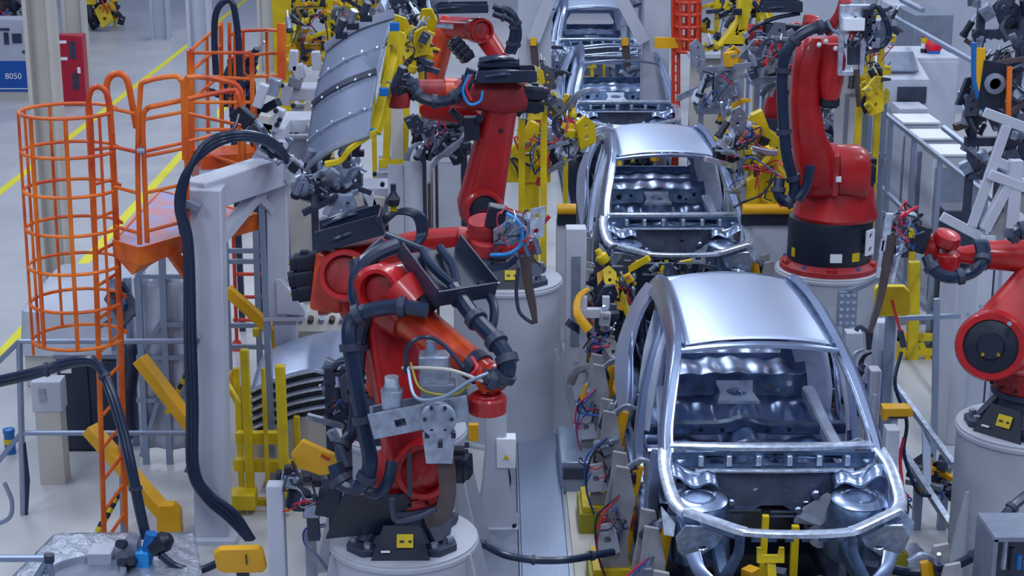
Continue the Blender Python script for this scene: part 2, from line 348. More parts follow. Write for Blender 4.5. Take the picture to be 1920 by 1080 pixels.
    # firewall
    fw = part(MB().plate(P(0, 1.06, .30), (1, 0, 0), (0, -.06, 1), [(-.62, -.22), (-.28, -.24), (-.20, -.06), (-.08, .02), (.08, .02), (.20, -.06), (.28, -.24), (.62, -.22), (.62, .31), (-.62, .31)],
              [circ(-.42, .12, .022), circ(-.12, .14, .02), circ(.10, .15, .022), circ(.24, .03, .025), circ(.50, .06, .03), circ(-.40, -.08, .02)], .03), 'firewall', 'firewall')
    for x, z, a in ((-.30, .30, .03), (.30, .36, .035), (.18, .24, .03), (-.44, .36, .025), (.47, .30, .045)):
        part(MB().lathe([(a, 0), (a, .03), (a*.6, .04)], P(x, 1.02, z+.06), (0, -1, 0), 14), 'firewall_boss', 'steel', fw)
    for x, z, w_ in ((-.26, .26, .36), (.11, .245, .24), (.11, .21, .24)): part(MB().box(P(x, 1.03, z+.03), (w_, .02, .012)), 'firewall_rib', 'steel', fw)
    part(MB().loft([(P(.18, 1.04, .20), V((1, 0, 0)), V((0, 0, 1)), .02, .02), (P(.27, 1.0, .24), V((1, 0, -.4)), V((0, 0, 1)), .09, .035), (P(.42, 1.02, .36), V((1, 0, -.6)), V((0, 0, 1)), .05, .05)], 12), 'pedal_bracket', 'steel_white_reflect', fw)
    part(MB().cyl(P(.36, 1.03, .10), P(.36, 1.01, .10), .1, n=20), 'access_cover', 'bright_steel', fw).scale = (1, 1, 1)
    for s in (-1, 1):
        # fender rail: cowl corner to front corner to front cross bar
        part(MB().bar([P(s*.765, 1.14, .70), P(s*.79, .92, .67), P(s*.785, .66, .63), P(s*.76, .42, .60), P(s*.70, .28, .585)], [.10, .085, .085, .09, .09], .05), 'fender_rail', 'bright_steel')
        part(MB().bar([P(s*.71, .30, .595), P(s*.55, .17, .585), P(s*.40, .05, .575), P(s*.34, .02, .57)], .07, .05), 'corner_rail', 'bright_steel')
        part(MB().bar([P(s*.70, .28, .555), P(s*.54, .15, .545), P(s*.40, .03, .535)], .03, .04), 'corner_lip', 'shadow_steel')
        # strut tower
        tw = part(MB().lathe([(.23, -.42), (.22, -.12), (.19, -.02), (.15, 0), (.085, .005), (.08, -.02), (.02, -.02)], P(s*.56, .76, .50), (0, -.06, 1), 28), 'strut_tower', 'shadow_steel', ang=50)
        part(MB().lathe([(.19, -.015), (.20, -.01), (.17, .004), (.12, .008), (.11, 0)], P(s*.56, .76, .50), (0, -.06, 1), 28), 'tower_ring', 'steel', tw)
        for a in range(3): part(MB().cyl(P(s*.545+.115*math.cos(a*2.1+.5), .76+.115*math.sin(a*2.1+.5), .49), P(s*.545+.115*math.cos(a*2.1+.5), .76+.115*math.sin(a*2.1+.5), .515), .012, n=8), 'stud', 'bright_steel', tw)
        # curved brace between the tower and the cowl
        part(MB().grid(lambda u, v: P(s*(.40+.36*u), .86+.20*v, .52+.07*u+.05*math.sin(v*3.14)+.03*math.sin(u*9)), 10, 6), 'tower_gusset', 'steel', solid=.008, ang=60)
        part(MB().bar([P(s*.74, 1.08, .63), P(s*.62, .98, .60), P(s*.46, .98, .56)], .05, .03), 'cowl_brace', 'bright_steel')
        part(MB().lathe([(.055, 0), (.055, .02), (.03, .025), (.03, -.01), (.005, -.01)], P(s*.66, 1.10, .66), (0, -.3, 1), 18), 'wiper_mount', 'bright_steel')
        # inner apron
        part(MB().grid(lambda u, v: P(s*(.76-.12*v-.03*math.sin(u*6.2)), .32+.86*u, .56-.36*v), 16, 8), 'apron', 'steel', solid=.008, ang=60)
        # lower frame rail and its end
        part(MB().bar([P(s*.42, 1.28, .10), P(s*.44, .8, .18), P(s*.46, .10, .18)], .09, .12), 'frame_rail', 'shadow_steel')
        # front corner panels
        part(MB().plate(P(s*.66, .22, .42), (s, -.15, 0), (0, -.35, 1), [(-.22, .06), (-.1, .12), (.06, .14), (.12, .04), (.10, -.08), (.04, -.16), (-.05, -.14), (-.16, -.06)], [circ(-.07, -.07, .035, 14, .02)], .014), 'headlamp_panel', 'bright_steel')
        part(MB().bar([P(s*.66, .2, .34), P(s*.62, .14, .24), P(s*.52, .08, .16), P(s*.48, .05, .08)], [.10, .09, .07, .04], .03, up=(0, -1, .2)), 'hanging_bracket', 'steel')
        part(MB().bar([P(s*.37, .06, .53), P(s*.38, .06, .40), P(s*.43, .07, .28), P(s*.46, .08, .2)], [.06, .07, .09], .02, up=(0, -1, 0)), 'front_strut', 'shadow_steel')
        part(MB().plate(P(s*.80, .30, .50), (.2, -.1, -.2), (0, 0, 1), [(-.1, .05), (.04, .04), (.03, -.06), (-.06, -.12)], [], .012), 'fender_tab', 'bright_steel')
    # front cross bar with scallops
    part(MB().bar([P(-.36, .02, .57), P(-.2, .0, .565), P(0, -.01, .565), P(.2, .0, .565), P(.36, .02, .57)], .075, .04), 'front_cross_bar', 'bright_steel')
    for k in range(6): part(MB().box(P(-.28+.11*k, -.01, .535), (.055, .03, .035)), 'cross_bar_tab', 'shadow_steel')
    return t
CP = [(True, 'silver bare car body with full roof, nearest the camera', 10.25), (True, 'silver bare car body with roof, second in the line between the yellow fixtures', 17.4),
      (False, 'roofless bare car body third in the line, in front of the white portal frame', 24.9), (True, 'rearmost bare car body, inside the white portal frame at the top', 32.2)]
for i, (r, l, y) in enumerate(CP):
    if i in (0, 2): c0 = car(r, l, y, i); C1 = C1 if i else c0
    else: dup(C1, V(C1.location)+V((0, y-C1.location.y, 0)), l)
# ---------------- robots ----------------
def hose(name, pts, r, m='hose', par=None, clamps=0, label=None, cat='hose', root=None):
    b = MB().tube(pts, r, 10, 6); o = b.build(name, m, par)
    if clamps:
        P = smoothpts(pts, 6)
        for k in range(clamps):
            i = int((k+.5)/clamps*(len(P)-1)); d = (P[min(i+1, len(P)-1)]-P[max(i-1, 0)]).normalized()
            MB().cyl(P[i]-d*r*.45, P[i]+d*r*.45, r*1.35, n=14).build('hose_clamp', 'dark' if m == 'hose' else 'rail', o)
    if label: tag(o, label, cat)
    return o
def link(b, A, Bp, ax, ra, rb, wa, wb, n=6, bulge=.12):
    # arm casting from A to B; ax = joint axis direction; r in-plane half width, w half width along axis
    A = V(A); Bp = V(Bp); d = (Bp-A).normalized(); ax = (V(ax)-d*V(ax).dot(d)).normalized(); u = d.cross(ax)
    L = (Bp-A).length; secs = [(A-d*ra*.95, u, ax, ra*.35, wa*.8), (A-d*ra*.6, u, ax, ra*.8, wa)]
    for k in range(n+1):
        t = k/n; r = ra+(rb-ra)*t**.8; w_ = wa+(wb-wa)*t; secs.append((A+d*L*t, u, ax, r, w_))
    secs += [(Bp+d*rb*.6, u, ax, rb*.8, wb), (Bp+d*rb*.95, u, ax, rb*.35, wb*.8)]
    return b.loft(secs, 24, .5)
def motor(par, c, d, r=.09, L=.26, m='dark', cap='yellow'):
    c = V(c); x, y, d = frame(d)
    o = MB().loft([(c, x, y, r, r), (c+d*L*.8, x, y, r, r), (c+d*L*.82, x, y, r*.8, r*.8), (c+d*L, x, y, r*.78, r*.78)], 16, .35).build('motor', m, par)
    MB().box(c+d*L*.5+y*r*1.05, (r*.9, r*.9, r*.5)).build('connector', 'black', o)
    MB().cyl(c+d*L, c+d*(L+.012), r*.16, n=10).build('cap', cap, o)
    return o
def pedestal(label, c, r, gus=(-.5, .3, -2.7), m='pedestal'):
    t = T('robot_pedestal', label, 'pedestal', (c.x, c.y, 0)); z = c.z
    MB().lathe([(r*.97, 0), (r*.97, z-.10), (r*.97, z-.06), (r, z-.055), (r, z-.03), (r*.985, z-.02), (r*.985, z-.005), (r*.97, z), (.1, z)], (c.x, c.y, 0), n=64).build('drum', m, t)
    for a in gus:
        d = V((math.cos(a), math.sin(a), 0)); q = V((c.x, c.y, 0))+d*r*.96
        MB().plate(q, d, (0, 0, 1), [(0, 0), (.24, 0), (.24, .03), (.03, .9), (0, .9)], [], .02).build('gusset', m, t)
    MB().lathe([(r+.06, 0), (r+.06, .03), (r*.9, .03)], (c.x, c.y, 0), n=48).build('foot_flange', m, t)
    return t
def robot_base(t, c, kind, face=-math.pi/2, k=1.0):
    c = V(c)
    if kind == 'black':
        b = MB().lathe([(.33*k, .03), (.33*k, .06), (.25*k, .15), (.24*k, .24), (.28*k, .25), (.28*k, .29)], c, n=32); base = b.build('base', 'dark', t)
        for i in range(4):
            a = face+math.pi/4+i*math.pi/2; d = V((math.cos(a), math.sin(a), 0)); s = V((-d.y, d.x, 0))
            MB().plate(c+V((0, 0, .025)), d, s, [(.12, -.2), (.38, -.13), (.45, -.08), (.45, .08), (.38, .13), (.12, .2)], [], .05).build('base_foot', 'dark', base, bev=.006)
            for q in (-.06, .06): MB().cyl(c+d*.39+s*q*1.2+V((0, 0, .05)), c+d*.39+s*q*1.2+V((0, 0, .085)), .028, n=6).build('foot_bolt', 'machined', base)
            MB().beam(c+d*.36+V((0, 0, .06)), c+d*.22+V((0, 0, .23)), .09, .04).build('base_rib', 'dark', base, bev=.005)
        d = V((math.cos(face), math.sin(face), 0)); s = V((-d.y, d.x, 0))
        MB().plate(c+d*.36+V((0, 0, .10)), s, V((0, 0, 1))-d*.5, [(-.20, -.12), (.20, -.12), (.12, .12), (-.12, .12)], [], .02).build('base_cover', 'black', base, bev=.004)
        p = c+d*.37+V((0, 0, .115))+s*0
        MB().plate(p+d*.012, s, V((0, 0, 1))-d*.5, rect(.03, .01, .11, .09), [], .012).build('warning_label', 'yellow', base)
        for q, w_ in ((-.02, .03), (.035, .02)): MB().plate(p+d*.02, s, V((0, 0, 1))-d*.5, rect(.03+q, .01, w_, .014), [], .012).build('label_print', 'black', base)
        MB().plate(p+d*.014, s, V((0, 0, 1))-d*.5, rect(-.10, -.06, .06, .014), [], .012).build('label_print', 'print_white', base)
        MB().lathe([(.25*k, .27), (.27*k, .30), (.27*k, .36), (.24*k, .37)], c, n=32).build('turntable_ring', 'red', base)
        for i in range(14):
            a = i*math.pi/7; d = V((math.cos(a), math.sin(a), 0)); MB().cyl(c+d*.275*k+V((0, 0, .33)), c+d*.30*k+V((0, 0, .33)), .012, n=6).build('ring_bolt', 'black', base)
    return
def gun(t, o, d, down, L=.5, name='weld_gun', m='brown'):
    # C-shaped spot welding gun: bracket at o, throat arms along 'down'
    o = V(o); d = V(d).normalized(); dn = V(down).normalized(); s = d.cross(dn).normalized()
    g = MB().plate(o, d, dn, [(-.12, -.12), (.16, -.12), (.16, .14), (.05, .2), (-.12, .1)], [circ(-.03, -.03, .025), circ(.08, .05, .03)], .04).build('gun_bracket', 'machined', t, bev=.004)
    MB().cyl(o+s*.08-dn*.22, o+s*.08+dn*.10, .055, n=16).build('gun_cylinder', 'machined', g)
    MB().box(o-s*.08, (.12, .16, .14)).build('transformer', 'dark', g, bev=.01)
    MB().bar([o+dn*.1, o+dn*L*.5, o+dn*L], [.06, .05, .03], .05, up=s, n=3).build('gun_arm', m, g)
    MB().bar([o+dn*.12-d*.10, o+dn*L*.45-d*.16, o+dn*L*.9-d*.13, o+dn*L-d*.02], [.022, .02, .018], .02, up=s).build('gun_arm', 'dark', g)
    MB().cyl(o+dn*L-d*.02, o+dn*L-d*.02-dn*.05, .014, n=10).build('electrode_tip', 'brown', g)
    return g
def wires(t, o, r, n, seed, ms=('black', 'red_wire', 'hose', 'blue_wire', 'rail', 'dark'), rad=.008):
    g = random.Random(seed); o = V(o); rv = lambda a: V([g.uniform(-a, a) for _ in range(3)])
    for k in range(n):
        a = o+rv(r); b = o+rv(r); m_ = (a+b)/2+rv(r*.6)+V((0, -r*.3, r*.3))
        MB().tube([a, a+(m_-a)*.5+rv(r*.3), m_, b], rad*g.uniform(.7, 1.4), 6, 5).build('cable', ms[k % len(ms)], t)
Z3 = V((0, 0, 1)); X3 = V((1, 0, 0)); Y3 = V((0, 1, 0))
def disc(t, c, d, r, h, m='red', recess='red_worn', name='joint_cover'):
    c = V(c); d = V(d).normalized()
    o = MB().lathe([(r*1.02, -h), (r*1.02, -h*.1), (r*.95, 0), (r*.78, 0), (r*.74, -h*.22), (.02, -h*.22)], c, d, 32).build(name, m, t)
    MB().lathe([(r*.70, -h*.24), (r*.70, -h*.16), (r*.5, -h*.12), (.02, -h*.12)], c, d, 28).build('cover_plate', recess, o)
    return o
def cable_tray(t, a, b, up, w, h, name='cable_tray', end=True, nh=3):
    a = V(a); b = V(b); x, y, d = frame(b-a, up); L = (b-a).length
    g = MB().beam(a, b, w, .012, up).build(name, 'tray', t)
    for s in (-1, 1): MB().plate((a+b)/2+x*s*w/2+y*h/2, d, y, [(-L/2, -h/2), (L/2, -h/2), (L/2-.01, h/2), (-L/2+.03, h/2)], [], .012).build('tray_side', 'tray', g, bev=.003)
    if end: MB().plate(b+y*h*.45, x, y, rect(0, 0, w, h*.9), [], .012).build('tray_end', 'tray', g)
    for k in range(nh): MB().tube([a+d*L*.05-x*(k-.6)*w*.3+y*.04, (a+b)/2-x*(k-.3)*w*.3+y*.07, b-d*L*.05+x*(k-1)*w*.1+y*.04], .03 if nh == 2 else .022, 8).build('tray_hose', 'hose', g)
    return g
# ---- robot 1, front ----
c1 = G(757, 1003, .93); pedestal('white cylindrical pedestal at the bottom centre, under the nearest red robot', c1, .52)
t = T('industrial_robot', 'nearest red welding robot, orange light coloured into its forearm, on the front white pedestal', 'robot', c1)
robot_base(t, c1, 'black')
S1 = Q(778, 868, 10.85); E1 = Q(716, 556, 11.05); ax1 = V((.45, -.89, .1)).normalized()
b = MB().loft([(c1+Z3*.36, X3, Y3, .25, .25), (c1+Z3*.46, X3, Y3, .27, .26), (c1+Z3*.56+V((.04, 0, 0)), X3, Y3, .25, .25), (c1+Z3*.66+V((.08, 0, 0)), X3, Y3, .16, .2)], 28, .8)
b.build('carousel', 'red', t)
disc(t, S1+V((.07, -.22, .02)), (.1, -1, .1), .20, .42, 'red', 'red')
motor(t, S1+V((.22, .0, -.02)), (1, -.25, .05), .10, .16, 'black', 'black')
link(MB(), S1, E1, ax1, .21, .15, .12, .10).build('upper_arm', 'red', t)
disc(t, Q(706, 548, 10.72), (-.45, -1, .15), .16, .40)
MB().cyl(Q(742, 540, 10.8), Q(775, 575, 10.75), .165, n=28).build('bolt_collar', 'red', t)
W1 = Q(918, 705, 10.35); dF = (W1-E1).normalized(); R1 = E1-dF*.12
MB().loft([(R1-dF*.06, frame(dF)[0], frame(dF)[1], .12, .14), (R1, frame(dF)[0], frame(dF)[1], .17, .19), (E1+dF*.1, frame(dF)[0], frame(dF)[1], .18, .17), (E1+dF*.3, frame(dF)[0], frame(dF)[1], .15, .14)], 22, .6).build('forearm_housing', 'red', t)
fx, fy, _ = frame(dF)
fa = MB().loft([(E1+dF*.28, fx, fy, .135, .135), (E1+dF*.5, fx, fy, .115, .115), (W1-dF*.1, fx, fy, .09, .09), (W1-dF*.02, fx, fy, .085, .085)], 24, .85).build('forearm', 'red_lit_orange', t)
for a in (-.06, .07): motor(t, R1-dF*.02+fx*a+Z3*.05, -dF*.6+Z3, .045, .16)
MB().cyl(W1-dF*.16, W1-dF*.08, .108, n=28).build('forearm_band', 'dark', fa)
MB().lathe([(.0, -.1), (.07, -.09), (.095, -.03), (.095, .03), (.07, .09), (0, .1)], W1+dF*.03, fx).build('wrist_joint', 'red_lit_orange', t)
FL1 = Q(914, 758, 10.3)
fl = MB().lathe([(.10, -.06), (.12, -.05), (.125, .045), (.115, .06), (.095, .065), (.09, .075)], FL1, n=32).build('wrist_flange', 'red', t)
MB().cyl(FL1+Z3*.06, W1+V((0, 0, -.02)), .055, n=24).build('wrist_neck', 'red', t)
# tray over the forearm
ta = Q(800, 472, 11.1); tb = Q(872, 565, 10.65); cable_tray(t, ta, tb, Z3, .44, .13, nh=2)
MB().beam(Q(835, 545, 10.85), E1+dF*.3, .10, .10).build('tray_bracket', 'black', t)
hose('dress_hose', [Q(850, 540, 10.7), Q(885, 590, 10.5), Q(930, 640, 10.3), Q(952, 680, 10.2), Q(940, 712, 10.2), Q(905, 705, 10.2)], .055, par=t, clamps=6)
hose('dress_hose', [Q(900, 530, 10.8), Q(925, 570, 10.7), Q(922, 615, 10.6), Q(900, 625, 10.6)], .03, par=t)
hose('dress_hose', [Q(800, 582, 10.55), Q(745, 575, 10.6), Q(690, 583, 10.6), Q(660, 600, 10.6), Q(655, 640, 10.55), Q(668, 720, 10.5), Q(682, 800, 10.45), Q(694, 870, 10.4), Q(675, 912, 10.4), Q(642, 905, 10.45), Q(628, 870, 10.5)], .052, par=t, clamps=6)
hose('dress_hose', [Q(795, 560, 10.7), Q(740, 560, 10.8), Q(700, 575, 10.85), Q(680, 615, 10.9), Q(672, 690, 10.9), Q(664, 800, 10.8), Q(640, 840, 10.7), Q(650, 880, 10.6)], .045, par=t, clamps=3)
hose('dress_hose', [Q(735, 865, 10.5), Q(728, 900, 10.45), Q(712, 925, 10.45), Q(690, 922, 10.5)], .04, par=t)
hose('dress_hose', [Q(745, 460, 11.3), Q(700, 480, 11.2), Q(672, 510, 11.1), Q(668, 560, 11.0), Q(690, 590, 10.9)], .055, par=t)
hose('dress_hose', [Q(722, 455, 11.35), Q(690, 485, 11.3), Q(680, 520, 11.25)], .05, par=t)
MB().plate(Q(678, 965, 10.6), (1, .2, 0), (0, -.3, 1), [(-.25, -.18), (.15, -.17), (.34, .06), (.30, .15), (-.12, .17)], [circ(-.1, .12, .008), circ(-.2, -.13, .008)], .015).build('rear_guard_plate', 'black', t, bev=.003)
MB().box(Q(768, 890, 10.55), (.03, .03, .3)).build('limit_bracket', 'dark', t)
# servo gun on robot 1, its own thing
g = T('welding_gun', 'grey servo welding gun with brown lower arm hanging from the nearest robot wrist', 'welding gun', FL1)
a = Q(702, 790, 10.25); b_ = Q(868, 752, 10.25)
x_, y_, d_ = frame(b_-a)
bd = MB()
for s in (-1, 1): bd.plate((a+b_)/2+x_*s*.075, d_, y_, [(-.31, -.09), (.31, -.11), (.33, .06), (-.31, .08)], [rect(-.12, -.02, .07, .05)], .018)
bd.plate(a, x_, y_, rect(0, 0, .15, .16), [], .015); bd.beam(a-y_*.07, b_-y_*.09, .15, .015)
bd.build('gun_body', 'machined', g, bev=.003)
MB().lathe([(.115, -.03), (.115, .03), (.1, .04), (.02, .04)], Q(822, 785, 10.13), (0, -1, .15), 24).build('pivot_disc', 'machined', g)
for k in range(6):
    q = Q(822, 785, 10.1)+V((.085*math.cos(k*1.047), 0, .085*math.sin(k*1.047))); MB().cyl(q, q+V((0, -.02, 0)), .012, n=8).build('disc_bolt', 'black', g)
m1 = Q(735, 748, 10.25)
MB().loft([(m1-Z3*.12, X3, Y3, .06, .06), (m1+Z3*.06, X3, Y3, .07, .065), (m1+Z3*.065, X3, Y3, .05, .05), (m1+Z3*.09, X3, Y3, .05, .05)], 20, .4).build('servo_motor', 'machined', g)
MB().cyl(m1+Z3*.09, m1+Z3*.15, .045, n=20).build('motor_cap', 'bright_steel', g)
m2 = Q(815, 690, 10.35)
MB().box(m2, (.20, .16, .20)).build('gearbox', 'machined', g, bev=.012)
MB().box(m2+V((.02, -.02, -.16)), (.22, .15, .16)).build('gearbox', 'grey', g, bev=.012)
MB().cyl(m2+V((-.02, 0, .1)), m2+V((-.02, 0, .18)), .035, n=12).build('plug', 'rail', g)
MB().plate(Q(822, 835, 10.15), (1, 0, 0), (0, -.1, 1), [(-.08, -.12), (.09, -.12), (.11, .1), (-.1, .1)], [], .05).build('arm_clamp', 'machined', g, bev=.004)
MB().bar([Q(833, 835, 10.2), Q(838, 880, 10.2), Q(838, 935, 10.2), Q(826, 968, 10.2), Q(800, 982, 10.2)], [.09, .11, .11, .11, .05], .06, up=(0, -1, 0)).build('lower_arm', 'brown', g)
MB().tube([Q(818, 955, 10.1), Q(790, 968, 10.1), Q(760, 976, 10.1), Q(741, 975, 10.1), Q(736, 955, 10.1), Q(735, 935, 10.1)], .018).build('electrode_shank', 'dark', g)
MB().cyl(Q(735, 946, 10.1), Q(734, 936, 10.1), .011, .007).build('electrode_tip', 'brown', g)
for k in range(4): MB().box(Q(800+25*k, 772+18*(k % 2), 10.1)+V((0, -.0, -.16)), (.03, .02, .03)).build('arm_bolt', 'black', g)
hose('gun_cable', [Q(765, 690, 10.3), Q(780, 745, 10.1), Q(830, 745, 10.05), Q(880, 715, 10.1), Q(915, 700, 10.15)], .012, 'rail', g)
hose('gun_cable', [Q(755, 690, 10.35), Q(800, 690, 10.2), Q(850, 695, 10.15), Q(905, 715, 10.15)], .011, 'cream', g)
hose('gun_cable', [Q(760, 700, 10.3), Q(765, 650, 10.3), Q(795, 632, 10.3), Q(830, 645, 10.3), Q(870, 690, 10.2)], .014, 'hose', g)
hose('gun_cable', [Q(770, 680, 10.3), Q(790, 730, 10.15), Q(850, 740, 10.1), Q(880, 720, 10.1)], .008, 'olive', g)
hose('gun_cable', [Q(885, 670, 10.3), Q(895, 690, 10.2), Q(880, 705, 10.2)], .012, 'red_wire', g)
# ---- robot 1b, behind ----
c = G(752, 800, 1.1); pedestal('white pedestal half hidden directly behind the nearest robot', c, .52)
t = T('industrial_robot', 'red robot directly behind the nearest one, black cable tray over its level forearm', 'robot', c)
robot_base(t, c, 'black')
S = Q(760, 745, 12.45); E = Q(645, 512, 12.3); ax = V((.3, -.95, .1)).normalized()
MB().loft([(c+Z3*.34, X3, Y3, .27, .27), (c+Z3*.6, X3, Y3, .24, .25), (S, X3, Y3, .15, .2)], 24, .8).build('carousel', 'red', t)
link(MB(), S, E, ax, .21, .15, .12, .10).build('upper_arm', 'red', t)
MB().loft([(Q(598, 535, 12.4), Z3, Y3, .22, .16), (Q(612, 525, 12.4), Z3, Y3, .26, .18), (Q(690, 500, 12.4), Z3, Y3, .20, .17), (Q(740, 475, 12.4), Z3, Y3, .13, .13), (Q(800, 455, 12.4), Z3, Y3, .10, .10), (Q(878, 447, 12.4), Z3, Y3, .085, .085)], 24, .6).build('forearm', 'red', t)
MB().box(Q(620, 520, 12.35), (.24, .34, .46), Matrix.Rotation(.15, 3, 'Y')).build('forearm_housing', 'red_lit_orange', t, bev=.03)
disc(t, Q(645, 516, 11.98), (.0, -1, .3), .19, .34)
for px, py in ((575, 490), (572, 520), (578, 547)): motor(t, Q(px+28, py-4, 12.4), (-1, -.15, -.1), .065, .24, 'black')
cable_tray(t, Q(598, 462, 12.25), Q(722, 428, 12.25), Z3, .36, .15)
cable_tray(t, Q(606, 430, 12.5), Q(712, 402, 12.5), Z3, .16, .05, end=False)
for k in range(4): MB().tube([Q(700+4*k, 425, 12.3), Q(735+6*k, 400-2*k, 12.3), Q(775+6*k, 405, 12.3), Q(785+4*k, 440, 12.3), Q(770, 470, 12.2)], .018).build('tray_hose', 'hose', t)
MB().beam(Q(738, 395, 12.3), Q(738, 365, 12.3), .05, .05).build('valve_post', 'yellow', t); MB().lathe([(.04, 0), (.05, .05), (.02, .1), (.02, .16)], Q(738, 385, 12.25)).build('valve', 'black', t)
hose('dress_hose', [Q(722, 440, 12.1), Q(760, 455, 12.1), Q(820, 480, 12.1), Q(870, 505, 12.1), Q(940, 500, 12.1), Q(970, 480, 12.1)], .03, par=t)
MB().lathe([(.09, -.09), (.11, -.08), (.115, 0), (.10, .06), (.02, .06)], Q(905, 425, 12.25), (-.1, -.3, 1)).build('wrist_joint', 'red_worn', t)
MB().loft([(Q(860, 448, 12.3), Z3, Y3, .10, .1), (Q(885, 448, 12.3), Z3, Y3, .07, .08), (Q(912, 450, 12.25), Z3, Y3, .09, .09)], 18, .8).build('wrist_fork', 'red_worn', t)
MB().lathe([(.08, -.05), (.10, -.04), (.10, .05), (.07, .06)], Q(907, 464, 12.2), (.1, -.2, 1)).build('wrist_flange', 'red_worn', t)
g = T('welding_gun', 'dark spot welding gun with blue cables and a brown C arm over the central pedestal', 'welding gun', Q(960, 440, 12.2))
MB().box(Q(930, 405, 12.2), (.14, .14, .16), Matrix.Rotation(.2, 3, 'Y')).build('transformer', 'black', g, bev=.01)
MB().loft([(Q(925, 440, 12.2), Z3, Y3, .07, .08), (Q(960, 430, 12.2), Z3, Y3, .11, .1), (Q(1000, 420, 12.2), Z3, Y3, .08, .08)], 14, .4).build('gun_body', 'machined', g)
MB().plate(Q(1005, 420, 12.1), (1, 0, .2), (0, 0, 1), [(-.05, -.12), (.06, -.1), (.07, .12), (-.04, .12)], [circ(0, -.05, .02), circ(.01, .06, .02)], .03).build('gun_bracket', 'bright_steel', g)
MB().bar([Q(1030, 405, 12.2), Q(1000, 440, 12.2), Q(985, 475, 12.2)], .035, .03).build('red_lever', 'red', g)
MB().bar([Q(985, 480, 12.1), Q(990, 530, 12.1), Q(998, 570, 12.1), Q(1004, 605, 12.1)], [.09, .07, .06, .035], .05, up=(0, -1, 0)).build('gun_arm', 'brown', g)
MB().tube([Q(972, 500, 12.1), Q(968, 540, 12.1), Q(972, 580, 12.1), Q(985, 597, 12.1), Q(1000, 606, 12.1)], .014).build('gun_arm', 'dark', g)
for s_ in range(3): MB().cyl(Q(965+18*s_, 468-12*s_, 12.1), Q(975+18*s_, 500-12*s_, 12.1), .022, n=10).build('air_cylinder', 'steel', g)
MB().tube([Q(950, 400, 12.1), Q(975, 420, 12.05), Q(978, 455, 12.05), Q(955, 475, 12.05), Q(920, 478, 12.1)], .014).build('cable', 'light_blue', g)
wires(g, Q(965, 425, 12.1), .13, 16, 4, rad=.006)
# ---- robot 2 ----
c2 = G(951, 520, 1.53); pedestal('tall white pedestal drum in the centre of the picture, beside the walkway', c2, .52)
t = T('industrial_robot', 'red robot in the centre background holding the grey roof panel with its yellow gripper', 'robot', c2)
robot_base(t, c2, 'black')
S = Q(900, 385, 15.2); E = Q(943, 178, 15.1); ax = V((.2, -.98, 0)).normalized()
MB().loft([(c2+Z3*.36, X3, Y3, .26, .26), (c2+Z3*.6+V((-.1, 0, 0)), X3, Y3, .24, .26), (S, X3, Y3, .14, .2)], 24, .8).build('carousel', 'red', t)
link(MB(), S, E, ax, .21, .14, .13, .11).build('upper_arm', 'red', t); disc(t, S+ax*.22, ax, .18, .3, 'red', 'black')
hp = S.lerp(E, .7)+ax*.112+V((.02, 0, 0)); MB().cyl(hp, hp+ax*.012, .022, n=14).build('arm_hole', 'black', t)
F2 = Q(770, 168, 14.9); dd = (F2-E).normalized(); fx, fy, _ = frame(dd)
MB().loft([(E-dd*.2, fx, fy, .13, .13), (E, fx, fy, .18, .17), (E+dd*.3, fx, fy, .13, .14), (E+dd*.5, fx, fy, .11, .11), (F2, fx, fy, .085, .085)], 22, .7).build('forearm', 'red_worn', t)
MB().cyl(E+dd*.43, E+dd*.55, .125, n=24).build('forearm_band', 'red_lit_orange', t)
for a, b_ in ((-.07, .05), (.07, .05), (0, -.08)): motor(t, E-dd*.16+fx*a+fy*b_, -dd, .065, .22, 'black')
cable_tray(t, Q(892, 150, 14.9), Q(1005, 148, 14.9), Z3, .32, .1)
cable_tray(t, Q(895, 122, 15.1), Q(975, 122, 15.1), Z3, .2, .04, end=False)
hose('dress_hose', [Q(885, 130, 14.8), Q(870, 165, 14.8), Q(835, 190, 14.8), Q(795, 185, 14.8), Q(770, 165, 14.8), Q(758, 140, 14.8)], .05, par=t, clamps=5)
MB().tube([Q(880, 140, 14.7), Q(868, 170, 14.7), Q(880, 195, 14.7), Q(900, 190, 14.7), Q(905, 170, 14.7)], .012).build('cable', 'light_blue', t)
MB().tube([Q(885, 140, 14.7), Q(874, 165, 14.7), Q(884, 188, 14.7)], .012).build('cable', 'red_wire', t)
hose('dress_hose', [Q(845, 205, 15.1), Q(870, 230, 15.1), Q(890, 235, 15.0), Q(900, 220, 14.9)], .035, par=t)
MB().box(Q(885, 240, 15.0), (.14, .14, .2)).build('valve_box', 'black', t)
MB().lathe([(.06, -.1), (.09, -.08), (.09, .08), (.06, .1)], F2, (1, 0, .2)).build('wrist_joint', 'dark', t)
MB().lathe([(.09, -.06), (.1, .0), (.09, .07), (.03, .08)], Q(748, 188, 14.8)).build('wrist_flange', 'red_worn', t)
link(MB(), Q(805, 205, 15.4), Q(880, 215, 15.4), (0, 1, 0), .09, .09, .08, .08).build('balancer', 'red', t)
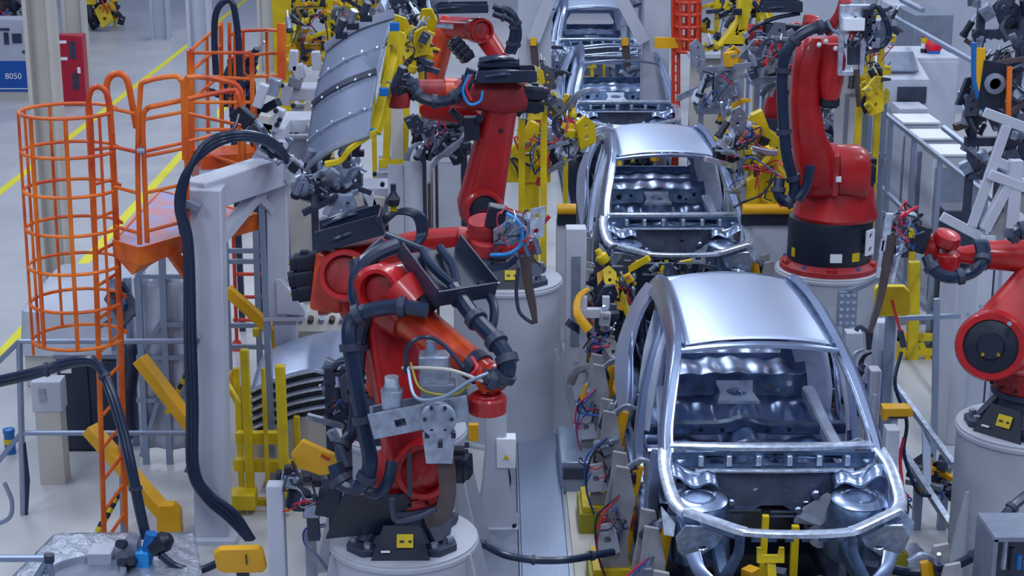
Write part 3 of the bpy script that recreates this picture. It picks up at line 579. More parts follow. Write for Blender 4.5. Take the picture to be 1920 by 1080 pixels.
# grey roof panel held in the gripper
TL, TR, BR, BL = Q(613, 92, 15.1), Q(741, 28, 14.9), Q(693, 252, 14.3), Q(572, 318, 14.5)
nn = (TR-TL).cross(BL-TL).normalized(); nn = -nn if nn.y > 0 else nn
t = T('roof_panel', 'large grey pressed roof panel with cross ribs, held up by the yellow gripper', 'panel', (BL+BR)/2)
def rp(u, v):
    a = TL.lerp(TR, u); b_ = BL.lerp(BR, u); z = .07*math.sin(u*3.14)+.05*math.sin(v*3.14)
    q = a.lerp(b_, v)+nn*z
    for k in (.27, .52, .78): q += nn*.016*math.exp(-((v-k-.02*math.sin(u*3.1))/.012)**2)
    return q
MB().grid(rp, 14, 90).build('panel_skin', 'panel_steel', t, solid=.006, ang=60)
MB().bar([rp(u, .50+.0*u)+nn*.02 for u in (.02, .3, .6, .98)], .06, .02, up=nn).build('centre_bow', 'dark', t)
MB().bar([rp(u, .0)+nn*.02 for u in (0, .3, .6, 1)], .09, .03, up=nn).build('rear_flange', 'grey', t)
MB().bar([rp(u, 1)+nn*.01 for u in (0, .3, .6, 1)], .06, .03, up=nn).build('front_flange', 'grey', t)
for u in (.05, .25, .5, .75, .93):
    for v in (.29, .53, .8): MB().cyl(rp(u, v)+nn*.03, rp(u, v)+nn*.036, .012, n=8).build('rivet', 'bright_steel', t)
g = T('panel_gripper', 'yellow gripper frame with suction clamps holding the grey roof panel', 'gripper', Q(735, 200, 14.7))
MB().beam(Q(752, 62, 14.85), Q(703, 250, 14.4), .09, .08).build('frame', 'yellow', g, bev=.006)
MB().beam(Q(735, 150, 14.7), Q(750, 168, 14.8), .08, .08).build('frame_arm', 'yellow', g)
MB().plate(Q(738, 110, 14.7), (1, 0, .1), (0, 0, 1), [(-.12, -.2), (.05, -.25), (.1, .2), (-.02, .3)], [rect(0, .05, .06, .15)], .03).build('frame_plate', 'yellow', g)
MB().bar([Q(705, 245, 14.4), Q(660, 275, 14.3), Q(640, 300, 14.3), Q(610, 308, 14.3)], .07, .05).build('frame_foot', 'yellow', g)
for px, py, m in ((740, 50, 'blue'), (697, 247, 'light_blue'), (720, 172, 'blue')): MB().box(Q(px, py, 14.4), (.08, .06, .07)).build('clamp_block', m, g, bev=.005)
for k, (px, py) in enumerate(((655, 45), (680, 30), (634, 62), (640, 290), (665, 283), (610, 298), (575, 305), (745, 150), (738, 165))):
    q = Q(px, py, 14.5); MB().cyl(q, q+V((.05, -.04, .12)), .035, n=12).build('clamp', 'dark' if k % 3 else 'machined', g); MB().box(q+V((.03, 0, -.02)), (.10, .08, .05)).build('clamp_foot', 'black', g)
wires(g, Q(745, 160, 14.7), .12, 8, 9)
# ---- robot 3, right ----
c3 = G(1553, 500, 1.2); pedestal('white pedestal drum behind the nearest car, under the tall right-hand robot', c3, .55)
t = T('industrial_robot', 'tall upright red robot on the right with a black drum base and ring', 'robot', c3)
b = MB().lathe([(.50, 0), (.50, .05), (.47, .07), (.42, .10), (.42, .02)], c3, n=48).build('base_ring', 'red_worn', t)
for k in range(10):
    a = k*math.pi/5+.2; d = V((math.cos(a), math.sin(a), 0)); MB().cyl(c3+d*.46+Z3*.05, c3+d*.46+Z3*.095, .02, n=6).build('ring_bolt', 'blue', b)
    if k % 2: MB().box(c3+d*.44+Z3*.075, (.10, .10, .05), Matrix.Rotation(a, 3, 'Z')).build('ring_lug', 'red', b, bev=.006)
dr = MB().lathe([(.42, .08), (.43, .12), (.43, .50), (.42, .54)], c3, n=48).build('drum_cover', 'black', t)
for a, m, w_ in ((-1.1, 'yellow', .09), (-1.6, 'print_white', .12), (-2.75, 'yellow', .06)):
    d = V((math.cos(a), math.sin(a), 0)); s = V((-d.y, d.x, 0)); MB().plate(c3+d*.432+Z3*.20, s, Z3, rect(0, 0, w_, .09), [], .006).build('label_plate', m, dr)
d = V((math.cos(-.75), math.sin(-.75), 0)); s = V((-d.y, d.x, 0))
MB().plate(c3+d*.47+Z3*.34, s, Z3, rect(0, 0, .14, .26), [circ(0, .07, .03), circ(0, -.07, .03)], .02).build('switch_plate', 'print_white', t)
cc = c3+V((.12, 0, 0))
MB().lathe([(.42, .54), (.43, .57), (.42, .60), (.39, .72), (.37, .86), (.34, .95), (.15, 1.0)], c3+V((.05, 0, 0)), n=40).build('carousel', 'red', t)
S = Q(1578, 322, 16.9)
b = MB().loft([(Q(1492, 322, 16.8), Y3, Z3, .16, .17), (Q(1510, 322, 16.8), Y3, Z3, .22, .26), (Q(1563, 320, 16.8), Y3, Z3, .24, .28), (Q(1566, 320, 16.8), Y3, Z3, .235, .27)], 28, .75).build('shoulder_housing', 'red', t)
MB().loft([(Q(1567, 320, 16.8), Y3, Z3, .24, .26), (Q(1606, 321, 16.8), Y3, Z3, .25, .27), (Q(1622, 326, 16.8), Y3, Z3, .22, .25), (Q(1630, 326, 16.8), Y3, Z3, .12, .16)], 28, .75).build('gear_housing', 'red', t)
MB().box(Q(1567, 330, 16.5), (.05, .03, .40)).build('cable_clip_rail', 'red_worn', t); MB().box(Q(1572, 336, 16.48), (.05, .04, .05)).build('clip_block', 'print_white', t)
motor(t, Q(1622, 325, 16.8), (1, 0, 0), .12, .09, 'black', 'black')
b = MB().loft([(Q(1540, 345, 16.7), Y3, X3, .12, .20), (Q(1530, 300, 16.7), Y3, X3, .15, .22), (Q(1515, 250, 16.7), Y3, X3, .15, .17), (Q(1508, 190, 16.7), Y3, X3, .14, .145), (Q(1512, 130, 16.7), Y3, X3, .13, .14), (Q(1524, 85, 16.7), Y3, X3, .13, .15), (Q(1528, 70, 16.7), Y3, X3, .09, .1)], 26, .6).build('upper_arm', 'red', t)
MB().cyl(Q(1520, 100, 16.75), Q(1570, 95, 16.75), .15, n=28).build('elbow_housing', 'red', t)
MB().loft([(Q(1558, 80, 16.6), X3, Y3, .10, .13), (Q(1562, 110, 16.6), X3, Y3, .12, .14), (Q(1558, 150, 16.6), X3, Y3, .12, .13), (Q(1556, 185, 16.6), X3, Y3, .09, .1)], 22, .7).build('forearm', 'red', t)
motor(t, Q(1556, 182, 16.6), (0, 0, -1), .09, .1, 'black', 'black')
MB().bar([Q(1550, 60, 16.5), Q(1575, 30, 16.4), Q(1585, 0, 16.3)], .1, .1).build('forearm_link', 'red_worn', t)
for q in ((1535, 85), (1548, 78), (1566, 92)): MB().lathe([(.022, 0), (.022, .03), (.01, .04)], Q(q[0], q[1], 16.4), (0, -1, .5), 10).build('cover_screw', 'print_white', t)
hose('dress_hose', [Q(1556, 50, 16.4), Q(1520, 55, 16.4), Q(1485, 80, 16.4), Q(1468, 120, 16.4), Q(1467, 200, 16.4), Q(1475, 290, 16.4), Q(1490, 350, 16.4), Q(1478, 378, 16.4), Q(1460, 365, 16.4), Q(1462, 335, 16.45)], .055, par=t, clamps=7)
hose('dress_hose', [Q(1520, 310, 16.35), Q(1512, 350, 16.35), Q(1495, 375, 16.35)], .05, par=t)
g = T('welding_gun', 'pale grey welding gun with long rectangular frame, on top of the tall right robot', 'welding gun', Q(1605, 80, 16.3))
fr = MB()
fr.plate(Q(1598, 75, 16.2), (1, 0, 0), (0, -.1, 1), [(-.12, -.34), (.12, -.34), (.14, .34), (-.14, .34)], [rect(0, -.12, .16, .36)], .06).build('gun_frame', 'bright_steel', g, bev=.004)
MB().box(Q(1600, 45, 16.1), (.20, .1, .12)).build('frame_cover', 'print_white', g, bev=.006)
MB().cyl(Q(1600, 75, 16.2), Q(1600, 120, 16.2), .06, n=16).build('servo_cylinder', 'dark', g)
MB().cyl(Q(1606, 130, 16.2), Q(1610, 200, 16.2), [.03][0], .02, n=12).build('electrode_arm', 'brown', g)
MB().box(Q(1640, 60, 16.3), (.22, .2, .25)).build('transformer', 'machined', g, bev=.01)
for k in range(6): MB().box(Q(1625+8*(k % 3), 25+22*k//2, 16.1), (.08, .08, .09)).build('valve_block', ('black', 'dark', 'machined')[k % 3], g, bev=.006)
hose('gun_hose', [Q(1622, 50, 16.1), Q(1640, 10, 16.1), Q(1662, 40, 16.1), Q(1666, 70, 16.1), Q(1650, 88, 16.1), Q(1630, 80, 16.1)], .028, 'hose', g, clamps=4)
hose('gun_hose', [Q(1550, 35, 16.2), Q(1560, 55, 16.2), Q(1575, 65, 16.2), Q(1585, 90, 16.2)], .014, 'rail', g)
wires(g, Q(1610, 60, 16.2), .15, 16, 21, ('black', 'hose', 'dark', 'red_wire', 'rail'))
# ---- robot 4, right edge ----
c4 = G(1925, 795, 1.35); pedestal('white pedestal drum at the right edge of the picture', c4, .52)
t = T('industrial_robot', 'red robot cut off by the right edge, black round motor cover on its shoulder', 'robot', c4)
robot_base(t, c4, 'black', face=-2.4)
MB().loft([(c4+Z3*.30, X3, Y3, .26, .26), (c4+Z3*.45, X3, Y3, .26, .26), (Q(1880, 680, 11.9), X3, Y3, .26, .2)], 24, .8).build('carousel', 'red', t)
SA = Q(1862, 645, 11.75); ax = V((-.35, -.9, .2)).normalized()
disc(t, SA+ax*.22, ax, .25, .45, 'red', 'black', 'shoulder_cover')
MB().lathe([(.205, -.1), (.205, -.012), (.19, -.005), (.02, -.005)], SA+ax*.205, ax, 32).build('oval_cover', 'black', t)
q = SA+ax*.205; sx_, sy_, _ = frame(ax)
for a, b_ in ((-.05, -.06), (.06, -.05)): MB().cyl(q+sx_*a+sy_*b_, q+sx_*a+sy_*b_+ax*.03, .014, n=10).build('cover_cap', 'yellow', t)
MB().plate(q+ax*.02+sy_*.06, sx_, sy_, rect(0, 0, .09, .025), [], .006).build('label_print', 'print_white', t)
MB().lathe([(.10, 0), (.09, .03), (.02, .03)], q, ax, 20).build('motor_face', 'black', t)
EL = Q(1985, 480, 12.0)
link(MB(), SA, EL, ax, .24, .16, .13, .12).build('upper_arm', 'red', t)
for q in ((1815, 590), (1893, 607), (1840, 575)): MB().cyl(Q(q[0], q[1], 11.45), Q(q[0], q[1], 11.38), .018, n=6).build('arm_bolt', 'machined', t)
W4 = Q(1836, 478, 12.0); dd = (W4-EL).normalized(); fx, fy, _ = frame(dd)
MB().loft([(EL-dd*.1, fx, fy, .15, .15), (EL+dd*.15, fx, fy, .13, .13), (W4-dd*.02, fx, fy, .10, .10), (W4, fx, fy, .09, .09)], 24, .85).build('forearm', 'red', t)
MB().cyl(W4-dd*.05, W4+dd*.05, .115, n=24).build('forearm_band', 'hose', t)
MB().loft([(W4, fx, fy, .085, .085), (W4+dd*.12, fx, fy, .05, .06), (W4+dd*.22, fx, fy, .07, .08), (Q(1768, 475, 11.95), fx, fy, .07, .08)], 20, .8).build('wrist', 'red', t)
MB().lathe([(.06, .05), (.09, .04), (.10, 0), (.10, -.03), (.08, -.05)], Q(1775, 448, 11.9), (.2, -.3, 1)).build('wrist_joint', 'red', t)
MB().lathe([(.08, -.08), (.095, -.07), (.095, .04), (.07, .06)], Q(1775, 487, 11.9)).build('wrist_flange', 'red', t)
MB().lathe([(.04, -.05), (.09, -.04), (.10, .03), (.06, .06)], Q(1746, 465, 11.95), (1, -.3, 0)).build('wrist_disc', 'red', t)
hose('dress_hose', [Q(1838, 460, 11.8), Q(1842, 490, 11.7), Q(1820, 512, 11.7), Q(1780, 520, 11.7), Q(1750, 505, 11.75), Q(1738, 480, 11.8)], .045, par=t, clamps=3)
hose('dress_hose', [Q(1890, 450, 11.8), Q(1905, 435, 11.8), Q(1930, 430, 11.8)], .05, par=t, clamps=2)
g = T('welding_gun', 'welding gun of the right-edge robot, thin brown arm reaching toward the yellow cover', 'welding gun', Q(1690, 430, 11.9))
MB().box(Q(1722, 445, 11.9), (.12, .14, .20), Matrix.Rotation(.3, 3, 'Y')).build('gun_bracket', 'black', g, bev=.01)
MB().cyl(Q(1675, 405, 11.9), Q(1690, 425, 11.9), .06, n=18).build('servo_motor', 'machined', g)
MB().box(Q(1700, 415, 11.95), (.14, .12, .12)).build('gearbox', 'machined', g, bev=.01)
MB().beam(Q(1668, 400, 11.8), Q(1658, 470, 11.8), .05, .03).build('side_rail', 'bright_steel', g)
MB().beam(Q(1692, 450, 11.8), Q(1672, 530, 11.8), .02, .03).build('side_rail', 'bright_steel', g)
MB().beam(Q(1655, 450, 11.8), Q(1645, 520, 11.8), .02, .03).build('side_rail', 'bright_steel', g)
MB().bar([Q(1672, 440, 11.8), Q(1662, 500, 11.8), Q(1650, 560, 11.8), Q(1638, 600, 11.8), Q(1630, 625, 11.8)], [.07, .06, .05, .04, .03], .05, up=(0, -1, 0)).build('gun_arm', 'brown', g)
MB().bar([Q(1630, 625, 11.8), Q(1612, 612, 11.8), Q(1605, 620, 11.8)], .03, .03, up=(0, -1, 0)).build('electrode_holder', 'dark', g)
MB().cyl(Q(1630, 622, 11.8), Q(1629, 655, 11.8), .03, .018, n=10).build('electrode_tip', 'black', g)
for px, py, m in ((1710, 405, 'red_wire'), (1700, 480, 'rail'), (1720, 400, 'red_wire')): MB().tube([Q(px, py-12, 11.8), Q(px-20, py, 11.75), Q(px-25, py+20, 11.8)], .012).build('cable', m, g)
for k in range(8): MB().box(Q(1672+12*(k % 4), 425+25*(k//4)+4*k, 11.85), (.05, .06, .06)).build('valve_block', ('black', 'machined', 'dark', 'yellow')[k % 4], g, bev=.004)
wires(g, Q(1695, 430, 11.85), .12, 18, 5, ('black', 'red_wire', 'dark', 'blue_wire', 'rail', 'hose'), .006)
# ---- robot 5, behind the centre one ----
c5 = G(842, 285, 1.25); pedestal('white pedestal column in the background behind the centre robot', c5, .45)
t = T('industrial_robot', 'red robot at the top centre behind, with an orange-lit lower arm', 'robot', c5)
MB().lathe([(.35, 0), (.35, .06), (.24, .2), (.26, .35)], c5).build('base', 'dark', t)
y5 = c5.y
A5 = Q(806, 165, y5-.1); B5 = Q(838, 50, y5-.1)
MB().loft([(c5+Z3*.3, X3, Y3, .25, .25), (A5, X3, Y3, .2, .18)], 20, .8).build('carousel', 'red', t)
link(MB(), A5, B5, (.9, -.4, 0), .18, .14, .12, .12).build('upper_arm', 'red_lit_orange', t)
E5 = Q(900, 55, y5-.6)
link(MB(), B5, E5, (0, -.3, 1), .14, .15, .12, .13).build('forearm_housing', 'red', t)
disc(t, Q(905, 58, y5-.85), (.35, -1, .1), .16, .3)
link(MB(), E5, Q(948, 125, y5-.9), (.8, -.5, .2), .13, .1, .12, .1).build('forearm', 'red', t)
cable_tray(t, Q(800, 22, y5-.7), Q(915, 20, y5-.7), Z3, .4, .1)
for k in range(4): motor(t, Q(862+7*k, 75+8*k, y5-.8), (-.6, -.5, -.4), .06, .18, 'black')
for k, yy in enumerate((0, 14)): hose('dress_hose', [Q(925, 10+yy, y5-.9), Q(960, 25+yy, y5-.9), Q(972-10*k, 65, y5-.9), Q(960-8*k, 100, y5-.9)], .05, par=t, clamps=3)
MB().bar([Q(760, 30, y5-.8), Q(800, 45, y5-.8), Q(850, 50, y5-.8)], .1, .06).build('tool_bar', 'bright_steel', t)
wires(t, Q(780, 30, y5-.8), .3, 8, 31, ('rail', 'hose', 'light_blue', 'black'))
# ---- robot 6: behind robot 3 ----
c6 = G(1455, 270, 1.0); pedestal('white robot pedestal between the yellow fixtures, behind the tall right robot', c6, .45)
t = T('industrial_robot', 'dark and red robot partly hidden behind the tall right robot, its wrist pointing left', 'robot', c6); y6 = c6.y
MB().lathe([(.35, 0), (.35, .06), (.24, .2), (.26, .4)], c6).build('base', 'dark', t)
link(MB(), c6+Z3*.5, Q(1490, 60, y6), (0, -1, 0), .2, .15, .12, .12).build('upper_arm', 'red', t)
link(MB(), Q(1490, 60, y6-.1), Q(1440, 55, y6-.5), (0, 0, 1), .15, .1, .12, .1).build('forearm', 'tray', t)
MB().lathe([(.1, -.15), (.12, 0), (.08, .15)], Q(1408, 60, y6-.5), (-1, 0, .1)).build('wrist', 'red', t)
MB().lathe([(.10, -.1), (.12, 0), (.10, .1)], Q(1520, 42, y6-.4), (-1, 0, .1)).build('elbow_cover', 'red', t)
cable_tray(t, Q(1425, 20, y6-.5), Q(1500, 20, y6-.5), Z3, .35, .15)
MB().plate(Q(1458, 120, y6-.5), (1, 0, 0), (0, 0, 1), [(-.25, -.35), (.2, -.35), (.25, .3), (-.25, .35)], [circ(0, .1, .05)], .15).build('gun_body', 'grey', t)
MB().tube([Q(1500, 25, y6-.6), Q(1450, 35, y6-.6), Q(1410, 55, y6-.6), Q(1395, 90, y6-.5), Q(1410, 120, y6-.5)], .03).build('dress_hose', 'hose', t)
wires(t, Q(1440, 70, y6-.6), .22, 12, 77, ('black', 'hose', 'dark', 'blue_wire'))
# ---------------- generic pieces ----------------
def tubes(t, segs, r, m, name='rail', n=10, sm=1):
    for s in segs: MB().tube(s, r, n, sm).build(name, m, t)
def cluster(name, label, cat, px, py, Y, wpx, hpx, dep, seed, n=22, ms=('yellow', 'yellow', 'black', 'machined', 'dark', 'amber'), size=1.0, post='yellow', cables=8, legs=True, cm=('black', 'hose', 'red_wire', 'blue_wire', 'rail')):
    # tooling frame with clamps, cylinders and valve blocks around a post-and-beam frame standing on the floor
    g = random.Random(seed); c = Q(px, py, Y); a = Q(px-wpx/2, py, Y); b = Q(px+wpx/2, py, Y); top = Q(px, py-hpx/2, Y).z; bot = Q(px, py+hpx/2, Y).z
    hw = (b.x-a.x)/2; t = T(name, label, cat, (c.x, Y, 0))
    if legs:
        for s in (-.6, .6):
            MB().beam((c.x+s*hw, Y+dep*.2, 0), (c.x+s*hw, Y+dep*.2, top-.1*(top-bot)), .065, .065).build('post', post, t)
        for z in (bot+.15*(top-bot), bot+.75*(top-bot)): MB().beam((c.x-hw*.8, Y+dep*.2, z), (c.x+hw*.8, Y+dep*.2, z), .08, .08).build('beam', post, t)
    for k in range(n):
        p = V((c.x+g.uniform(-hw, hw), Y+g.uniform(-dep/2, dep/2), g.uniform(bot, top))); m = ms[k % len(ms)]
        R = Matrix.Rotation(g.uniform(-.7, .7), 3, 'Y') @ Matrix.Rotation(g.uniform(-.6, .6), 3, 'Z'); q = size*g.uniform(.7, 1.3)
        kind = k % 6; d = R @ V((0, g.uniform(-.5, .5), 1)); xx = R @ X3
        if kind == 0:
            MB().plate(p, xx, d, [(-.09*q, -.16*q), (.10*q, -.13*q), (.12*q, .05*q), (.03*q, .17*q), (-.08*q, .12*q)], [circ(0, -.05*q, .025*q), circ(.02*q, .06*q, .02*q)], .035*q).build('bracket', m, t, bev=.003)
        elif kind == 1:
            o = MB().cyl(p-d*.10*q, p+d*.08*q, .04*q, n=14).build('air_cylinder', m if m != 'yellow' else 'machined', t); MB().cyl(p+d*.08*q, p+d*.17*q, .014*q, n=8).build('piston_rod', 'bright_steel', o); MB().cyl(p-d*.11*q, p-d*.07*q, .048*q, n=14).build('end_cap', 'black', o)
        elif kind == 2:
            o = MB().box(p, (.10*q, .09*q, .13*q), R).build('valve_block', m, t, bev=.005); MB().box(p+R @ V((0, -.05*q, .03*q)), (.05*q, .02*q, .02*q), R).build('plug', ('yellow', 'print_white', 'rail')[k % 3], o)
        elif kind == 3:
            MB().bar([p-d*.16*q, p, p+xx*.09*q+d*.10*q, p+xx*.2*q+d*.11*q], [.08*q, .07*q, .05*q, .03*q], .05*q, up=(0, -1, .1), n=3).build('clamp_arm', m, t)
        elif kind == 4:
            MB().lathe([(.05*q, -.05*q), (.06*q, -.03*q), (.06*q, .03*q), (.035*q, .05*q), (.03*q, .10*q)], p, d, 16).build('pivot', m, t)
        else:
            MB().beam(p-xx*.2*q, p+xx*.2*q, .07*q, .06*q).build('cross_arm', m, t, bev=.004)
    if cables: wires(t, V((c.x, Y-dep*.3, (top+bot)/2)), min(hw, (top-bot)/2)*.8, cables, seed+5, cm, .010*size)
    return t
# ---------------- orange ladder, cage and platform ----------------
LB = G(196, 1024, 0); LY = LB.y; R2b = G(235, 1012, 0)
def lq(px, py): return Q(px, py, LY)
def rq(px, py): return Q(px, py, R2b.y+.15)
t = T('caged_ladder', 'orange caged ladder standing at the far left front', 'ladder', LB)
MB().tube([lq(196, 1024), lq(186, 700), lq(178, 450), lq(170, 230), lq(166, 190), lq(172, 168), lq(186, 163), lq(200, 175), lq(206, 200), lq(210, 250)], .022, 10, 4).build('side_rail', 'orange', t)
MB().tube([rq(235, 1010), rq(228, 700), rq(219, 450), rq(208, 230), rq(200, 170), rq(205, 146), rq(222, 138), rq(238, 150), rq(247, 190), rq(256, 240)], .026, 10, 4).build('side_rail', 'orange', t)
a0, a1 = lq(196, 1018), lq(170, 215); b0, b1 = rq(235, 960), rq(208, 215)
for k in range(13):
    u = k/13; MB().cyl(a0.lerp(a1, u), b0.lerp(b1, u), .014, n=8).build('rung', 'orange', t)
ct = Q(127, 208, LY+.1); cb = Q(150, 632, LY+.1); r = .365
cg = MB().beam(a0.lerp(a1, .45), a0.lerp(a1, .45)+V((0, 0, .02)), .05, .02).build('cage', 'orange', t)
for k in range(7):
    c = ct.lerp(cb, k/6); MB().tube([c+V((r*math.cos(q), r*math.sin(q)*.95, 0)) for q in [math.radians(18+324*i/22) for i in range(23)]], .014, 8, 1).build('hoop', 'orange', cg)
for q in (38, 80, 125, 165, 195, 235, 280, 322):
    d = V((r*math.cos(math.radians(q)), r*.95*math.sin(math.radians(q)), 0)); MB().tube([ct+d, cb+d+V((0, 0, -.12 if q in (165, 195) else 0))], .017 if q in (235, 280) else .012, 8, 1).build('cage_bar', 'orange', cg)
t = T('access_platform', 'orange platform deck with handrails joined to the caged ladder', 'platform', G(262, 466, 2.5))
z = 2.5; A, B, C, D = G(213, 452, z), G(262, 466, z), G(482, 402, z), G(300, 358, z)
MB().add([q+V((0, 0, h)) for h in (0, -.02) for q in (A, B, C, D)], [(0, 1, 2, 3), (7, 6, 5, 4), (0, 4, 5, 1), (1, 5, 6, 2), (2, 6, 7, 3), (3, 7, 4, 0)]).build('deck', mat('deck_worn', (0.62, 0.16, 0.08), .5, noise=.3, nscale=3, col2=(.22, .30, .55)), t)
for p, q in ((A, B), (B, C), (C, D), (D, A)): MB().beam(p-Z3*.06, q-Z3*.06, .02, .14).build('deck_edge', 'orange', t)
MB().add([A-Z3*.12, B-Z3*.12, B.lerp(C, .22)-Z3*.12, G(248, 516, 2.25), A.lerp(D, .2)-Z3*.12], [(0, 1, 3), (1, 2, 3), (2, 4, 3), (4, 0, 3)]).build('deck_bracket', 'orange', t)
MB().beam(B.lerp(C, .25)-Z3*.1, Q(352, 515, 13.2), .05, .09).build('deck_strut', 'orange', t)
y_ = B.y
def pq(px, py): return Q(px, py, y_+.02)
MB().tube([pq(262, 458), pq(258, 300), pq(263, 175), pq(272, 153), pq(325, 143), pq(338, 150), pq(343, 165), pq(346, 300)], .02, 8, 3).build('handrail', 'orange', t)
MB().tube([pq(276, 455), pq(270, 300), pq(268, 225), pq(276, 204), pq(300, 197), Q(430, 170, y_+.5), Q(445, 178, y_+.5), Q(450, 200, y_+.5)], .02, 8, 3).build('handrail', 'orange', t)
MB().tube([pq(352, 440), pq(350, 300), pq(348, 165), pq(356, 145), Q(400, 148, y_+.6), Q(445, 160, y_+.6), Q(456, 190, y_+.6)], .02, 8, 3).build('handrail', 'orange', t)
tubes(t, [[pq(270, 224), pq(342, 210)], [pq(272, 284), Q(420, 250, y_+.5)], [pq(272, 293), pq(345, 278)], [pq(272, 362), pq(345, 345)], [pq(274, 434), pq(345, 415)],
          [pq(212, 204), pq(252, 213)], [pq(212, 275), pq(256, 285)], [pq(214, 350), pq(258, 362)], [pq(214, 424), pq(260, 437)], [pq(352, 213), Q(450, 235, y_+.5)]], .014, 'orange', 'mid_rail')
MB().cyl(pq(258, 282), pq(272, 282), .03, n=10).build('rail_coupling', 'rail', t)
# ---- back stair cage ----
BY = 17.6; t = T('stair_platform', 'orange railed stair platform further back beside the white building column', 'platform', G(420, 430, 0)+V((0, 0, 0)))
def sq(px, py, dy=0): return Q(px, py, BY+dy)
MB().beam(sq(370, 298), sq(476, 290, .2), .5, .14).build('deck', 'orange', t)
for px, y0, y1, dy, rr in ((357, 95, 300, 0, .04), (388, 70, 250, .5, .018), (414, 42, 260, .8, .025), (430, 42, 200, .8, .02), (456, 60, 190, .8, .016), (472, 100, 215, 0, .025), (500, 60, 160, .8, .018), (440, 55, 230, .4, .018), (455, 190, 315, -.4, .03), (448, 190, 300, -.3, .02), (478, 200, 300, .1, .02)):
    MB().tube([sq(px, y0, dy), sq(px+2, y1, dy)], rr, 8, 1).build('post', 'orange', t)
MB().beam(sq(528, 44, .4), sq(528, 150, .4), .09, .05).build('end_panel', 'orange', t)
for pts in ([(357, 95, 0), (414, 45, .8)], [(357, 135, 0), (414, 85, .8)], [(357, 190, 0), (414, 140, .8)], [(362, 99, 0), (470, 99, 0), (474, 110, 0)], [(430, 66, .8), (450, 58, .8), (500, 56, .8), (528, 58, .4)], [(430, 110, .8), (500, 100, .8), (528, 100, .4)],
            [(430, 155, .8), (460, 143, .8), (528, 143, .4)], [(357, 143, 0), (472, 148, 0)], [(357, 192, 0), (470, 192, 0)], [(357, 243, 0), (450, 243, 0)], [(470, 190, 0), (490, 186, .3)], [(357, 280, 0), (455, 310, -.4)]):
    MB().tube([sq(*p) for p in pts], .018, 8, 1).build('rail', 'orange', t)
for px in (365, 470): MB().beam(sq(px, 300), G(px+6, 420, 0)*1, .08).build('support_leg', 'orange', t)
hose('cable_hose', [Q(405, 140, 18), Q(402, 70, 18), Q(405, 25, 18), Q(420, 3, 18), Q(435, 5, 18), Q(443, 40, 18), Q(448, 90, 18), Q(450, 160, 18)], .035, label='black hose looping high above the back orange stair platform')
cluster('stair_machine', 'dark hydraulic unit behind the back orange stair rails', 'machine', 450, 165, 18.6, 60, 130, .5, 3, 12, ('dark', 'black', 'hose'), 1.2, 'dark', 4)
# ---------------- white gantry with hose ----------------
GB = G(401, 1004, 0); gy = GB.y
t = T('gantry', 'white welded gantry frame with diagonal braces, left of the nearest robot', 'gantry', GB)
top = Q(386, 350, gy); MB().beam(GB, top, .27, .26, up=(0, 1, 0)).build('column', 'white', t, bev=.01)
MB().box(GB+Z3*.02, (.42, .42, .04)).build('base_plate', 'white', t)
E2 = Q(520, 320, gy+.95); L2 = Q(523, 590, gy+.95)
MB().beam(top+V((-.10, -.0, -.08)), E2+V((.05, .05, .02)), .24, .24).build('cross_beam', 'white', t, bev=.012)
MB().beam(E2, L2, .17, .17, up=(0, 1, 0)).build('rear_leg', 'white', t, bev=.008)
MB().beam(E2+V((-.13, -.05, 0)), V((E2.x-.13, E2.y-.05, 0)), .05, .10, up=(0, 1, 0)).build('slot_post', 'rail', t)
MB().beam(Q(412, 448, gy+.1), Q(492, 352, gy+.8), .10, .08).build('brace', 'white', t)
MB().beam(Q(478, 362, gy+.8), Q(508, 395, gy+.9), .09, .06).build('brace', 'white', t)
MB().plate(Q(548, 585, gy+.9), (1, 0, 0), (0, 0, 1), [(-.12, 0), (.12, 0), (.10, .05), (-.08, .3), (-.12, .3)], [], .12).build('foot_gusset', 'white', t)
MB().box(L2+V((.06, 0, -.01)), (.36, .22, .03)).build('foot_plate', 'white', t); MB().beam(L2+V((.05, -.05, -.05)), L2+V((.05, 1.3, -.05)), .20, .06).build('rear_bracket', 'white', t); MB().beam(L2+V((-.1, 1.25, -.08)), V((L2.x-.1, L2.y+1.25, 0)), .2, .2, up=(0, 1, 0)).build('rear_post', 'white', t)
for py in (385, 632, 880): MB().box(Q(362, py, gy-.2), (.12, .10, .06), Matrix.Rotation(.4, 3, 'Y')).build('hose_bracket', 'grey', t, bev=.006)
MB().plate(E2+V((.02, -.14, .12)), (.8, 0, -.6), (.6, 0, .8), rect(0, 0, .36, .2), [circ(-.1, 0, .02), circ(.1, 0, .02)], .03).build('end_plate', 'white', t)
for k in range(3):
    q = 8*k; hose('gantry_hose', [Q(548, 318-q*.5, gy+.6), Q(520, 282-q*.7, gy+.3), Q(480, 262-q*.6, gy), Q(430, 262-q*.7, gy-.2), Q(385, 285-q, gy-.25), Q(345+q*.5, 330-q*.3, gy-.3), Q(333+q*.6, 390, gy-.3), Q(348+q*.6, 460, gy-.3), Q(350+q*.8, 632, gy-.3), Q(354+q*.8, 760, gy-.3), Q(356+q*.8, 880, gy-.3), Q(385+q*.7, 935-q*.5, gy-.3), Q(430+q*.7, 975-q*.8, gy-.3), Q(465+q*.6, 1012, gy-.3)], .026,
         label=('outermost dark hose on the white gantry column', 'middle dark hose strapped along the white gantry column', 'innermost dark hose strapped along the white gantry column')[k])
hose('gantry_hose', [Q(448, 215, gy+.1), Q(435, 245, gy), Q(395, 275, gy-.1), Q(355, 310, gy-.2), Q(330, 370, gy-.25), Q(340, 440, gy-.25)], .014, label='thin dark cable arching from the black block to the gantry column')
